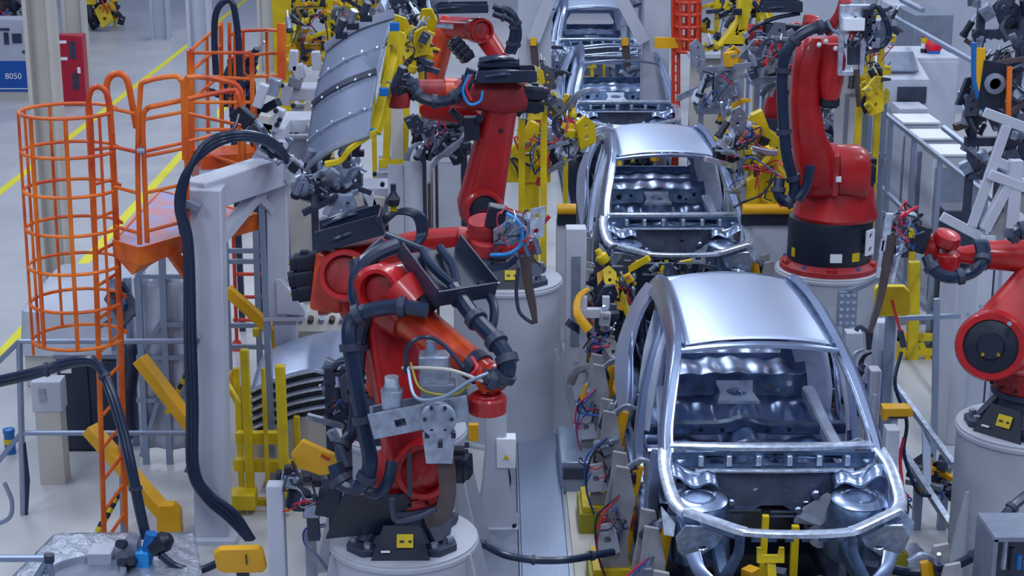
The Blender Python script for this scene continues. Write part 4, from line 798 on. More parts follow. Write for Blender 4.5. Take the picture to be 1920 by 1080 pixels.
t = T('tool_head', 'dark and silver pneumatic tool head reaching down on top of the white gantry', 'tool', Q(520, 290, gy+.7)); th = lambda a, b, d=.6: Q(a, b, gy+d)
MB().beam(th(440, 205), th(470, 232), .13, .13).build('connector', 'black', t, bev=.01)
MB().beam(th(470, 235), th(520, 290), .14, .10).build('body', 'dark', t, bev=.008)
for k in range(5): MB().cyl(th(478+12*k, 225+15*k), th(498+12*k, 252+15*k), .03, n=10).build('air_cylinder', ('machined', 'dark', 'bright_steel')[k % 3], t); MB().box(th(500+13*k, 262+13*k, .5), (.07, .08, .07), Matrix.Rotation(.7, 3, 'Y')).build('valve_block', ('black', 'machined')[k % 2], t)
wires(t, th(510, 280, .5), .14, 6, 8, ('hose', 'rail'))
# ---------------- guard rails, mesh frames ----------------
ry = 13.45; t = T('guard_rail', 'grey pipe guard rail behind the orange ladder, running to the gantry column', 'railing', G(45, 990, 0)); p = lambda x, y: Q(x, y, ry)
tubes(t, [[p(36, 640), p(362, 640)], [p(40, 812), p(362, 812)], [p(62, 980), p(364, 980)], [p(36, 640), p(-15, 690)], [p(40, 812), p(-15, 880)], [p(62, 980), p(30, 1040)]], .022, 'rail')
tubes(t, [[p(36, 640), p(44, 968)], [p(224, 650), G(232, 1000, 0)]], .027, 'rail', 'post')
tubes(t, [[p(44, 830), p(52, 900), p(48, 970)]], .02, 'hose', 'cable')
t = T('guard_rail', 'grey pipe rail with angled corner in the bottom left corner', 'railing', G(40, 1100, 0)); p = lambda x, y: Q(x, y, 11.6)
tubes(t, [[p(-15, 1047), p(78, 1047), p(92, 1046)], [p(92, 1046), p(65, 1090)], [p(92, 1046), p(97, 1095)]], .028, 'rail'); MB().cyl(p(92, 1053), p(92, 1040), .04, n=12).build('rail_joint', 'dark', t)
t = T('guard_fence', 'grey framed safety fence with clear panels between ladder and gantry', 'fence', G(300, 850, 0)); fy_ = 14.6; p = lambda x, y: Q(x, y, fy_)
for x in (258, 303, 352): MB().beam(p(x, 518 if x != 303 else 470), V((p(x, 600).x, fy_, 0)), .055).build('post', 'rail', t)
for q in ([(256, 518), (354, 518)], [(256, 518), (300, 470)], [(300, 470), (354, 470)], [(300, 608), (354, 608)], [(256, 670), (350, 670)], [(265, 655), (300, 608)], [(265, 855), (300, 740)], [(256, 750), (352, 750)]): MB().beam(p(*q[0]), p(*q[1]), .04).build('rail', 'rail', t)
mat('film', (0.55, 0.60, 0.72), 0.25, noise=.15, nscale=6, bump=.4)
MB().grid(lambda u, v: p(262+86*u, 525+320*v)+V((0, .05+.03*math.sin(u*9+v*5), 0)), 10, 16).build('plastic_sheet', 'film', t, solid=.004)
t = T('guard_fence', 'grey framed fence seen through the white gantry frame', 'fence', G(450, 700, 0)); p = lambda x, y: Q(x, y, 16.5)
for x in (421, 479, 505): MB().beam(p(x, 420), V((p(x, 500).x, 16.5, 0)), .055).build('post', 'rail', t)
for y in (470, 490, 610, 650): MB().beam(p(418, y), p(510, y), .045).build('rail', 'rail', t)
t = T('tube_stand', 'thin red tube frame standing beyond the white gantry', 'frame', G(440, 645, 0)); p = lambda x, y: Q(x, y, 18.0)
tubes(t, [[p(437, 425), V((p(440, 560).x, 18, 0))], [p(437, 428), p(500, 428)], [p(437, 514), p(500, 514)], [p(437, 557), p(500, 557)], [p(437, 600), p(500, 600)]], .02, 'cage_red'); MB().lathe([(.08, 0), (.04, .1)], (p(440, 560).x, 18, 0)).build('foot', 'cage_red', t)
# diagonal yellow beams
def ybeam(label, a, b, w=.12, foot=None):
    t = T('yellow_beam', label, 'beam', (b.x, b.y, 0)); MB().beam(a, b, w, .10).build('bar', 'amber', t, bev=.006)
    if foot: MB().plate(b+V((0, -.02, 0)), (1, 0, 0), (0, 0, 1), [(-.09, -.16), (.10, -.16), (.10, .08), (.05, .14), (-.05, .14), (-.09, .08)], [], .12).build('foot_plate', 'amber', t)
    else: MB().beam(V(b), V((b.x, b.y+.1, 0)), .08, .08).build('leg', 'amber', t)
    return t
ybeam('thick yellow diagonal beam with angular foot plate, low beside the orange ladder', Q(168, 803, 13.3), Q(318, 972, 13.0), .13, True)
t = ybeam('yellow diagonal beam with blunt upper end, left of the gantry column', Q(262, 672, 14.1), Q(395, 845, 13.9), .13); 
ybeam('yellow diagonal beam inside the gantry opening', Q(425, 543, 15.6), Q(505, 615, 15.6), .11)
ybeam('short yellow diagonal arm behind the roof panel rack', Q(425, 700, 15.2), Q(458, 765, 15.2), .11)
ybeam('short amber arm beyond the fence, left of the gantry hoses', Q(322, 612, 15.2), Q(352, 640, 15.2), .10)
for l, a, b in (('black and yellow striped hazard chain hanging by the ladder foot', Q(222, 925, 13.2), Q(183, 998, 13.0)), ('black and yellow striped hazard chain behind the clear fence', Q(350, 700, 14.55), Q(312, 775, 14.5))):
    t = T('hazard_chain', l, 'chain', b)
    for k in range(8): MB().beam(a.lerp(b, k/8), a.lerp(b, (k+1)/8), .05, .03).build('link', 'yellow' if k % 2 else 'black', t)
# cabinets on the left floor
t = T('electric_cabinet', 'dark blue grey floor cabinet behind the ladder', 'cabinet', G(175, 845, 0)); a, b = G(118, 846, 0), G(236, 846, 0); w_ = b.x-a.x; cx = (a.x+b.x)/2; h = Q(175, 672, a.y).z
MB().box((cx, a.y+.3, h/2), (w_, .6, h)).build('body', 'dark', t, bev=.01); MB().box((cx, a.y+.3, h+.02), (w_+.04, .64, .04)).build('lid', 'grey', t)
for s in (-.25, .25): MB().box((cx+s*w_, a.y-.012, h/2), (w_*.47, .02, h*.94)).build('door', 'tray', t, bev=.004)
MB().box((cx-.2, a.y-.03, h-.1), (.1, .02, .06)).build('label_plate', 'print_white', t)
MB().grid(lambda u, v: Q(232+24*u, 640+180*v, a.y-.0)+V((.02*math.sin(v*7), -.04*math.sin(u*6), 0)), 6, 10).build('dark_drape', 'dark', t, solid=.01)
t = T('machine_table', 'pale grey machine housing with sloped top behind the ladder cage', 'machine', G(170, 640, 0)); y0 = 17.2
MB().loft([(Q(165, 640, y0)*1, X3, Y3, .62, .5), (Q(165, 560, y0), X3, Y3, .60, .5), (Q(180, 510, y0+.2), X3, Y3, .45, .35)], 24, .25).build('hood', 'white', t); q = Q(165, 640, y0); MB().box((q.x, y0, q.z/2), (1.1, .9, q.z)).build('body', 'cream', t, bev=.01)
cluster('valve_stand', 'small blue and grey valve stand right of the ladder cage', 'valve stand', 222, 560, 15, 50, 90, .4, 12, 10, ('dark', 'blue', 'machined'), .9, 'rail', 3)
t = T('control_box', 'small white control box on a cream stand behind the left rail', 'box', G(90, 830, 0)); c = Q(92, 738, 14.2); MB().box(c, (.26, .2, .28)).build('housing', 'white', t, bev=.008); MB().box((c.x, c.y, (c.z-.14)/2), (.22, .2, c.z-.14)).build('stand', 'cream', t); MB().box(c+V((-.03, -.105, .02)), (.06, .01, .12)).build('label_plate', 'machined', t)
t = T('floor_bollard', 'short blue and yellow bollard at the left edge', 'bollard', G(20, 850, 0)); q = G(20, 850, 0); MB().lathe([(.05, 0), (.05, .2), (.055, .21), (.055, .24), (.03, .25)], q).build('post', 'blue', t); MB().cyl(q+Z3*.1, q+Z3*.15, .053, n=16).build('band', 'yellow', t)
t = T('insulated_duct', 'foil wrapped platform cover on the floor at bottom left', 'cover', G(210, 1100, 0)); z0 = .28
c_ = [G(100, 1000, z0), G(365, 998, z0), G(385, 1110, z0), G(-10, 1110, z0)]
def du(u, v): return c_[0].lerp(c_[1], u).lerp(c_[3].lerp(c_[2], u), v)+Z3*(.012*math.sin(u*40)*math.sin(v*31)-.2*max(0, .1-u)*8*max(0, .1-u))
MB().grid(du, 40, 20).build('foil_top', 'foil', t, solid=.01); 
MB().add([q-Z3*h for h in (.02, z0) for q in c_], [(0, 1, 2, 3), (7, 6, 5, 4), (0, 4, 5, 1), (1, 5, 6, 2), (2, 6, 7, 3), (3, 7, 4, 0)]).build('core', 'grey', t)
q = G(160, 1085, z0); MB().lathe([(.30, .0), (.30, .05), (.26, .06), (.24, .02), (.02, .02)], q, n=40).build('manhole', 'grey', t)
t = T('connector_block', 'grey and blue hose connector block beside a white box, bottom left', 'connector', Q(262, 1050, 11.9)*1); p = lambda a, b, d=11.9: Q(a, b, d)
MB().box(p(193, 1062), (.18, .2, .3)).build('white_box', 'white', t, bev=.008)
MB().loft([(p(222, 1050), Y3, Z3, .1, .11), (p(245, 1040), Y3, Z3, .11, .15), (p(262, 1045), Y3, Z3, .09, .15)], 12, .3).build('connector_body', 'grey', t)
for k, (a, b) in enumerate(((232, 1020), (235, 1055), (252, 1052), (238, 1085))): MB().cyl(p(a, b, 11.8), p(a-8, b, 11.7), .035, n=12).build('port', 'black', t)
MB().box(p(270, 1055, 11.85), (.10, .14, .22)).build('coupler', 'light_blue', t, bev=.01); MB().cyl(p(285, 1000, 11.85), p(272, 1060, 11.85), .05, n=14).build('coupler_tube', 'blue', t)
MB().lathe([(.03, -.09), (.07, -.07), (.08, .05), (.04, .1)], p(300, 1020, 11.85), (.5, 0, .3)).build('rubber_boot', 'black', t); MB().box(p(268, 1078, 11.78), (.05, .02, .07)).build('tag_plate', 'yellow', t)
MB().beam(p(240, 1075), (p(240, 1075).x, 11.9, 0), .2, .15).build('stand', 'dark', t)
for k in range(2): hose('feed_hose', [Q(-15, 722-8*k, 12.5), Q(60, 705-8*k, 12.4), Q(110, 690-8*k, 12.4), Q(150, 680-6*k, 12.35), Q(182, 686-5*k, 12.3), Q(205+6*k, 735, 12.2), Q(228+6*k, 810, 12.1), Q(244+6*k, 880, 12.0), Q(258+6*k, 950, 11.95), Q(272+5*k, 1010, 11.9)], .030, clamps=3, label=('lower of the two dark hoses crossing the ladder from the left edge', 'upper of the two dark hoses crossing the ladder from the left edge')[k])
hose('floor_hose', [Q(300, 1040, 11.8), Q(330, 1062, 11.8), Q(370, 1070, 11.8), Q(410, 1055, 11.8), Q(440, 1040, 11.8)], .03, label='dark hose lying between the blue connector and the amber plate')
hose('loose_hose', [Q(-10, 985, 12.4), Q(18, 970, 12.4), Q(22, 940, 12.4), Q(8, 905, 12.4)], .018, 'rail', label='grey curled hose end at the left edge of the picture')
t = T('tip_cover', 'amber angular cover plate at the bottom, in front of the gantry column', 'cover plate', Q(450, 1075, 10.9)*1); q = Q(450, 1048, 10.9)
MB().plate(q, (1, .05, 0), (0, -.35, 1), [(-.165, -.08), (-.12, -.11), (.15, -.115), (.18, -.07), (.165, .08), (.14, .11), (-.13, .11), (-.175, .07)], [], .05).build('shell', 'amber', t, bev=.008); MB().plate(q+V((.05, -.035, .01)), (1, .05, 0), (0, -.35, 1), rect(0, 0, .008, .09), [], .01).build('slot', 'black', t); MB().beam(q+V((0, .1, -.05)), (q.x, q.y+.1, 0), .08).build('post', 'dark', t)
# ---------------- far left background ----------------
t = T('fire_cabinet', 'red fire cabinet against the cream column in the background', 'cabinet', G(142, 194, 0)); q = G(142, 196, 0); MB().box((q.x, q.y, .72), (.52, .35, 1.38)).build('body', 'cabinet_red', t, bev=.02)
MB().box((q.x, q.y-.182, .72), (.46, .02, 1.30)).build('door', 'cabinet_red', t, bev=.006)
for dx, dz, a, b, m in ((.06, 1.12, .12, .34, 'dark'), (.08, .5, .12, .32, 'dark'), (-.12, 1.28, .14, .06, 'print_white'), (-.12, .95, .14, .06, 'print_white'), (.16, .72, .06, .12, 'print_white')): MB().box((q.x+dx, q.y-.197, dz), (a, .012, b)).build('window' if m == 'dark' else 'lettering_plate', m, t)
t = T('info_board', 'blue information board with white numbers at the left edge', 'sign', G(25, 190, 0)); q = G(20, 190, 0); zc = Q(20, 143, q.y).z; MB().box((q.x, q.y, zc), (.78, .03, .62)).build('panel', 'sign_blue', t); MB().box((q.x, q.y-.02, zc-.25), (.74, .005, .02)).build('line', 'print_white', t)
text_part('lettering', '8050', 'print_white', t, (q.x+.10, q.y-.022, zc), .17, (math.pi/2, 0, 0)); MB().box((q.x, q.y+.02, (zc-.3)/2), (.9, .03, zc-.2)).build('stand', 'cream', t)
t = T('control_desk', 'white machine front with dark screens at the left edge, behind the blue board', 'machine', G(25, 170, 0)); y0 = q.y+2.5; c = Q(22, 85, y0); MB().box((c.x, y0, c.z/2+.3), (1.1, .6, c.z+.6)).build('body', 'white', t, bev=.02)
for px, py, a, b in ((8, 55, .22, .05), (12, 72, .1, .25), (32, 72, .2, .2), (50, 55, .14, .05), (48, 97, .14, .05)): g_ = Q(px, py, y0-.31); MB().box(g_, (a, .02, b)).build('screen', 'dark', t)
cluster('distant_line', 'brownish machinery with stacked parts in the far top left corner', 'machinery', 30, 18, 44, 130, 60, 1, 41, 40, ('brown', 'dark', 'cream', 'grey', 'black'), 2.0, 'dark', 4)
cluster('distant_fixture', 'small yellow fixture across the aisle, left of the distant white column', 'fixture', 192, 12, 46, 60, 60, 1, 42, 34, ('yellow', 'dark', 'black', 'amber'), 1.7, 'yellow', 3)
# ---------------- roof panel stack ----------------
t = T('panel_rack', 'yellow post rack holding a stack of silver roof panels', 'rack', G(470, 950, 0))
for i, (px, y0, y1, Y, w_) in enumerate(((458, 655, 960, 13.6, .07), (493, 690, 950, 13.5, .035), (525, 685, 965, 13.4, .08), (443, 690, 940, 13.9, .05), (480, 615, 700, 15.3, .06), (520, 605, 660, 15.3, .05), (552, 600, 650, 15.3, .06), (556, 780, 900, 13.9, .05))):
    a = Q(px, y0, Y); MB().beam(a, (a.x, Y, .05 if y1 > 800 else 1.0), w_, w_, up=(0, 1, 0)).build('post', 'yellow', t, bev=.006)
for a, b in (((440, 945), (560, 945)), ((440, 870), (560, 875)), ((445, 820), (530, 820))): MB().beam(Q(*a, 13.7), Q(*b, 13.6), .08, .10).build('beam', 'yellow', t)
MB().bar([Q(425, 715, 13.8), Q(440, 740, 13.7), Q(455, 770, 13.6)], .03, .03).build('latch', 'yellow', t); MB().box(Q(457, 935, 13.5), (.22, .2, .14)).build('foot', 'yellow', t, bev=.01)
MB().box((Q(560, 850, 14.2).x, 14.3, .42), (.8, .6, .5)).build('rack_bed', 'cream', t); MB().beam(Q(560, 830, 14.3), (Q(560, 830, 14.3).x, 14.3, .6), .5, .4).build('support', 'dark', t)
for k in range(5):
    z0 = Q(560, 680, 14.0).z-.085*k
    def ps(u, v, z0=z0):
        x = Q(470, 700, 14).x+1.1*u; return V((x, 13.95+1.05*v-.10*(1-u)**2+.12*(1-u), z0-.24*(1-u)**2.3-.03*u*u+.06*math.sin(v*3.0)))
    o = T('stacked_roof_panel', ('topmost silver roof panel of the rack stack', 'second roof panel from the top of the rack stack', 'third roof panel from the top of the rack stack', 'fourth roof panel from the top of the rack stack', 'bottom roof panel of the rack stack')[k], 'panel', ps(.5, 0), 'roof panels stacked in the yellow rack')
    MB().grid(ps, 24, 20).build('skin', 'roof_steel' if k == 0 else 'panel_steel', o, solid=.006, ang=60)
    MB().bar([ps(u/8, 0)+V((0, -.01, -.012)) for u in range(9)], .02, .022, n=2).build('front_hem', 'bright_steel', o); MB().bar([ps(u/8, 0)+V((0, .02, -.045)) for u in range(9)], .02, .045, n=2).build('inner_hem', 'black', o)
# cream casting fixture behind the stack
t = T('casting_fixture', 'cream machined casting fixture behind the roof panel stack', 'fixture', G(605, 700, 0)); cy = 15.6; c = Q(605, 600, cy)
MB().loft([(c-Z3*.18, X3, Y3, .30, .25), (c-Z3*.02, X3, Y3, .36, .3), (c+Z3*.08, X3, Y3, .22, .2), (c+Z3*.16, X3, Y3, .10, .1)], 16, .3).build('casting', 'cream', t); MB().box((c.x, cy, (c.z-.15)/2), (.5, .4, c.z-.15)).build('stand', 'white', t)
for k in range(5): MB().cyl(c+V((-.2+.1*k, -.2, .02)), c+V((-.18+.1*k, -.26, .1)), .03, n=10).build('pin', ('machined', 'brown')[k % 2], t)
# foreground posts left of robot 1
for l, px, y0, Y, w_ in (('white square post at the bottom, between amber plate and nearest robot', 516, 905, 10.9, .115), ('shorter white post at the bottom, right behind the nearest robot cables', 582, 1000, 11.2, .08)):
    a = Q(px, y0, Y); t = T('support_post', l, 'post', (a.x, Y, 0)); MB().beam(a, (a.x, Y, 0), w_, w_, up=(0, 1, 0)).build('post', 'white', t, bev=.012); MB().box((a.x, Y, .015), (w_*2, w_*2, .03)).build('base_plate', 'white', t)
g = T('welding_gun', 'dark welding gun with yellow cap cover left of the nearest robot base', 'welding gun', Q(570, 920, 11.0)); p = lambda a, b, d=11.0: Q(a, b, d)
MB().plate(p(588, 858, 10.9), (1, -.1, -.45), (.45, -.3, 1), [(-.15, -.04), (-.12, .10), (.16, .10), (.17, -.04), (.1, -.10), (-.08, -.12)], [], .04).build('cap_cover', 'amber', g, bev=.006); MB().beam(p(602, 854, 10.85), p(618, 862, 10.85), .02, .015).build('red_mark', 'red', g)
MB().box(p(545, 900), (.13, .12, .09), Matrix.Rotation(.15, 3, 'Y')).build('head', 'machined', g, bev=.008); MB().box(p(523, 900), (.03, .1, .12)).build('electrode_plate', 'black', g)
MB().cyl(p(556, 950), p(562, 920), .08, n=16).build('servo_cylinder', 'dark', g); MB().box(p(618, 935), (.16, .16, .22), Matrix.Rotation(.2, 3, 'Y')).build('transformer', 'tray', g, bev=.01); MB().box(p(585, 955), (.12, .1, .1)).build('bracket', 'machined', g, bev=.008)
MB().beam(p(583, 930), p(590, 1010), .08, .08).build('lower_arm', 'dark', g)
for k, (m, r_) in enumerate((('cream', .012), ('rail', .016), ('red_wire', .008), ('blue_wire', .008))): MB().tube([p(610, 985), p(582-3*k, 992), p(578-2*k, 1020), p(600, 1050), p(625, 1085)], r_).build('cable', m, g)
wires(g, p(570, 925, 10.9), .15, 14, 14, rad=.006)
for k in range(6): MB().box(p(540+18*(k % 4), 880+30*(k//4)+8*k), (.05, .06, .05)).build('valve_block', ('black', 'machined', 'dark')[k % 3], g, bev=.004)
g = cluster('servo_unit', 'dark servo unit and clamps just left of the nearest robot hoses', 'servo unit', 632, 745, 11.6, 50, 130, .3, 52, 12, ('dark', 'black', 'machined'), .7, 'dark', 5)
# white post with junction box right of robot 1
q = G(930, 985, 0); t = T('support_post', 'white tapered post with junction box, right of the nearest robot', 'post', q)
MB().loft([(q+Z3*.03, X3, Y3, .18, .14), (q+Z3*.35, X3, Y3, .12, .12), (q+Z3*.7, X3, Y3, .09, .1), (V((q.x, q.y, Q(920, 760, q.y).z)), X3, Y3, .09, .1)], 20, .22).build('post', 'white', t)
MB().box(q+Z3*.02, (.38, .34, .04)).build('base_plate', 'white', t)
for s in (-1, 1): MB().cyl(q+V((.15*s, -.13, .03)), q+V((.15*s, -.13, .07)), .02, n=6).build('anchor_bolt', 'black', t)
c = Q(949, 845, q.y-.05); jb = MB().box(c, (.16, .14, .26)).build('junction_box', 'print_white', t, bev=.006); MB().add([c+V((-.025, -.075, -.05)), c+V((.025, -.075, -.05)), c+V((0, -.075, -.005)), c+V((-.025, -.07, -.05)), c+V((.025, -.07, -.05)), c+V((0, -.07, -.005))], [(0, 1, 2), (5, 4, 3), (0, 3, 4, 1), (1, 4, 5, 2), (2, 5, 3, 0)]).build('warning_triangle', 'yellow', jb)
MB().box(Q(888, 810, q.y), (.08, .06, .14)).build('amber_tag', 'amber', t)
hose('box_cable', [c+V((0, 0, -.13)), c+V((.02, 0, -.3)), c+V((-.05, 0, -.55)), c+V((.05, -.05, -.75))], .02, par=t)
# ---------------- centre walkway and floor channels ----------------
t = T('walkway', 'diamond plate walkway strip between the robots and the cars', 'walkway', (.37, 12.8, 0)); MB().box((.37, 12.7, .05), (.37, 5.4, .03)).build('plate', 'diamond', t)
for s in (-1, 1): MB().beam((.37+s*.19, 10, .035), (.37+s*.19, 15.4, .035), .02, .06).build('edge', 'rail', t)
for l, x, w_, m in (('grey steel floor channel left of the walkway', .02, .28, 'grey'), ('cream floor strip right of the walkway', .70, .20, 'cream'), ('dark blue floor channel beside the yellow base plates', .90, .14, 'dark')):
    tag(MB().box((x, 12.0, .012), (w_, 5.2, .024)).build('floor_strip', m, root=(x, 12, 0)), l, 'floor strip')
hose('floor_hose', [Q(885, 1010, 11.5), Q(905, 1020, 11.5), Q(945, 1040, 11.4), Q(1000, 1050, 11.4), Q(1060, 1050, 11.4), Q(1110, 1042, 11.5), Q(1150, 1035, 11.6)], .028, clamps=3, label='thick dark hose sagging across the walkway at the bottom')
hose('floor_hose', [Q(1040, 842, 15.2), Q(1065, 835, 15), Q(1080, 810, 15), Q(1100, 785, 15), Q(1125, 780, 15)], .035, label='thick black hose rising beside the central white pedestal foot')
hose('floor_hose', [Q(1058, 888, 14), Q(1085, 885, 14), Q(1100, 862, 14), Q(1130, 865, 14), Q(1160, 868, 14)], .022, label='thin black hose bending over the steel plate by the walkway end')
t = T('steel_step', 'low blue grey steel step beside the end of the walkway', 'step', (.72, 14.3, 0)); MB().box((.72, 14.3, .15), (.34, .9, .3)).build('body', 'rail', t, bev=.01); MB().box((.72, 13.83, .2), (.3, .02, .1)).build('front', 'dark', t)
def wpost(label, px, y0, Y, w_, m='white', d=.2, base=True, cat='post'):
    a = Q(px, y0, Y); t = T('support_post', label, cat, (a.x, Y, 0)); MB().beam(a, (a.x, Y, 0), w_, d, up=(0, 1, 0)).build('post', m, t, bev=.01)
    MB().plate((a.x, Y-d/2-.005, a.z*.6), X3, Z3, rect(0, 0, w_*.45, a.z*.5), [], .01).build('cover', 'grey' if w_ > .15 else m, t); MB().box((a.x, Y, .02), (w_+.12, d+.12, .04)).build('base_plate', m, t); return t
wpost('wide white post between the central pedestal and the second car', 1080, 425, 16.2, .20)
# tooling stands along both sides of the line
def tool_stand(label, x, y, side, seed, k=1.0):
    g = random.Random(seed); t = T('clamp_stand', label, 'clamp stand', (x, y, 0)); P = lambda a, b, c: V((x+a*side, y+b, c*k))
    MB().box(P(0, 0, .10), (.34, .5, .20)).build('base_block', 'olive', t, bev=.008)
    MB().box(P(.0, 0, .225), (.28, .44, .05)).build('base_plate', 'yellow', t, bev=.004)
    for dy in (-.16, .14):
        MB().plate(P(.02, dy, .25), (side, 0, 0), Z3, [(-.11, 0), (.11, 0), (.10, .25), (.15, .55), (.10, .80), (.0, .82), (-.02, .6), (-.07, .3)], [[(-.02, .1), (.02, .1), (.03, .35), (-.01, .35)]], .035).build('side_plate', 'white_dirty', t, bev=.003)
    MB().bar([P(.12, 0, .3), P(.15, 0, .7), P(.20, 0, 1.0)], .08, .05, up=(0, 1, 0)).build('riser', 'amber', t)
    for j in range(4):
        p = P(.08+g.uniform(-.05, .12), g.uniform(-.25, .2), .45+.17*j); d = V((side*g.uniform(.1, .8), g.uniform(-.6, .2), g.uniform(.3, 1))).normalized()
        o = MB().cyl(p-d*.11, p+d*.07, .038, n=14).build('air_cylinder', ('machined', 'dark')[j % 2], t); MB().cyl(p+d*.07, p+d*.15, .014, n=8).build('piston_rod', 'bright_steel', o)
        MB().box(p+V((0, -.05, -.04)), (.07, .07, .08), Matrix.Rotation(g.uniform(-.5, .5), 3, 'Y')).build('valve_block', ('black', 'red', 'machined', 'black')[j], t, bev=.004)
    MB().bar([P(.12, 0, .98), P(.22, -.02, 1.06), P(.33, -.03, 1.02)], [.05, .035, .02], .035, up=(0, 1, 0)).build('clamp_jaw', 'machined', t)
    MB().plate(P(-.04, -.22, .5), (side, 0, 0), Z3, [(-.08, -.12), (.10, -.10), (.05, .14), (-.06, .12)], [circ(0, 0, .03)], .02).build('bracket', 'white', t)
    wires(t, P(-.02, -.22, .6), .13, 9, seed+3, ('black', 'red_wire', 'hose', 'blue_wire', 'dark'), .007)
    for j in range(2): MB().tube([P(-.05, -.25, .2), P(-.12, -.28, .45), P(-.08-.04*j, -.25, .7), P(.05, -.2, .85)], .008).build('air_hose', ('red_wire', 'black', 'blue_wire')[(j+seed) % 3], t)
    return t
for i, y in enumerate((9.9, 10.9, 12.0, 13.2, 14.4)):
    tool_stand(('white and yellow clamp stand at the bottom edge, left of the nearest car', 'clamp stand beside the nearest car sill front end', 'clamp stand beside the nearest car door opening', 'clamp stand beside the nearest car rear wheel arch', 'clamp stand just behind the nearest car on its left')[i], .98 if i < 2 else .90-.02*i, y, 1, 100+i)
for i, y in enumerate((10.3, 12.4, 14.6)):
    tool_stand(('clamp stand right of the nearest car front corner', 'clamp stand right of the nearest car windscreen pillar', 'clamp stand right of the nearest car rear end')[i], 3.02, y, -1, 120+i)
for i, (x, y) in enumerate(((.92, 17.6), (.95, 19.0), (3.0, 17.9), (3.0, 19.6))):
    tool_stand(('clamp stand left of the second car front wheel', 'clamp stand left of the second car door opening', 'clamp stand right of the second car front wheel', 'clamp stand right of the second car door opening')[i], x, y, 1 if x < 2 else -1, 140+i)
# car carriers
for i, c in enumerate(CP):
    x, y = 1.96, c[2]; t = T('car_carrier', 'dark skid carrier with yellow support posts under the %s car' % ('nearest', 'second', 'third', 'rearmost')[i], 'carrier', (x, y+1.9, 0))
    for s in (-1, 1): MB().beam((x+s*.5, y+.5, .30), (x+s*.5, y+4.1, .30), .10, .14).build('skid', 'dark', t)
    for j in range(3): MB().beam((x-.62, y+.7+1.4*j, .2), (x+.62, y+.7+1.4*j, .2), .12, .12).build('cross_beam', 'dark', t)
    for s in (-1, 1):
        for yy in (.9, 3.0): MB().beam((x+s*.5, y+yy, .3), (x+s*.5, y+yy, .70), .05).build('support_pin', 'machined', t)
        MB().beam((x+s*.5, y+1.2, 0), (x+s*.5, y+1.2, .3), .14).build('foot', 'dark', t); MB().beam((x+s*.5, y+3.4, 0), (x+s*.5, y+3.4, .3), .14).build('foot', 'dark', t)
    st = MB().beam((x-.10, y-.12, .08), (x-.16, y+.12, 1.0), .06, .06).build('yellow_post', 'yellow', t, bev=.005)
    MB().plate((x-.16, y+.10, 1.03), X3, (0, .2, 1), [(-.09, -.05), (.09, -.05), (.09, .05), (.06, .05), (.05, 0), (-.05, 0), (-.06, .05), (-.09, .05)], [], .04).build('yellow_fork', 'yellow', st)
    MB().beam((x+.12, y+.75, 0), (x+.12, y+.75, .95), .05).build('yellow_post', 'yellow', t); MB().beam((x-.12, y+.7, 0), (x-.10, y+.7, 1.05), .045).build('yellow_post', 'yellow', t)
    MB().beam((x+.12, y+.15, .05), (x+.02, y+.6, .5), .09, .06).build('brace', 'brown', t); MB().beam((x+.26, y+.0, .05), (x+.18, y+.5, .5), .08, .06).build('brace', 'dark', t)
    MB().tube([(x-.3, y+.1, .1), (x-.2, y+.3, .35), (x+.05, y+.5, .3), (x+.3, y+.2, .12)], .02).build('hose', 'hose', t)
    for j in range(8):
        q = V((x-.55+.16*j, y+.25+.1*(j % 3), .2+.08*(j % 4))); MB().box(q+Z3*.35, (.10, .09, .12), Matrix.Rotation(.4*j, 3, 'Z')).build('valve_block', ('black', 'dark', 'amber', 'dark')[j % 4], t, bev=.004); MB().beam(q+Z3*.32, (q.x, q.y, .02), .03).build('rod', 'machined' if j % 2 else 'white_dirty', t)
t = T('line_bed', 'long dark steel bed under the car line', 'conveyor', (1.96, 22, 0)); MB().box((1.96, 24, .03), (1.9, 34, .06)).build('bed', 'black', t)
for s in (-1, 1): MB().beam((1.96+s*.9, 8, .08), (1.96+s*.9, 41, .08), .06, .10).build('guide_rail', 'grey', t)
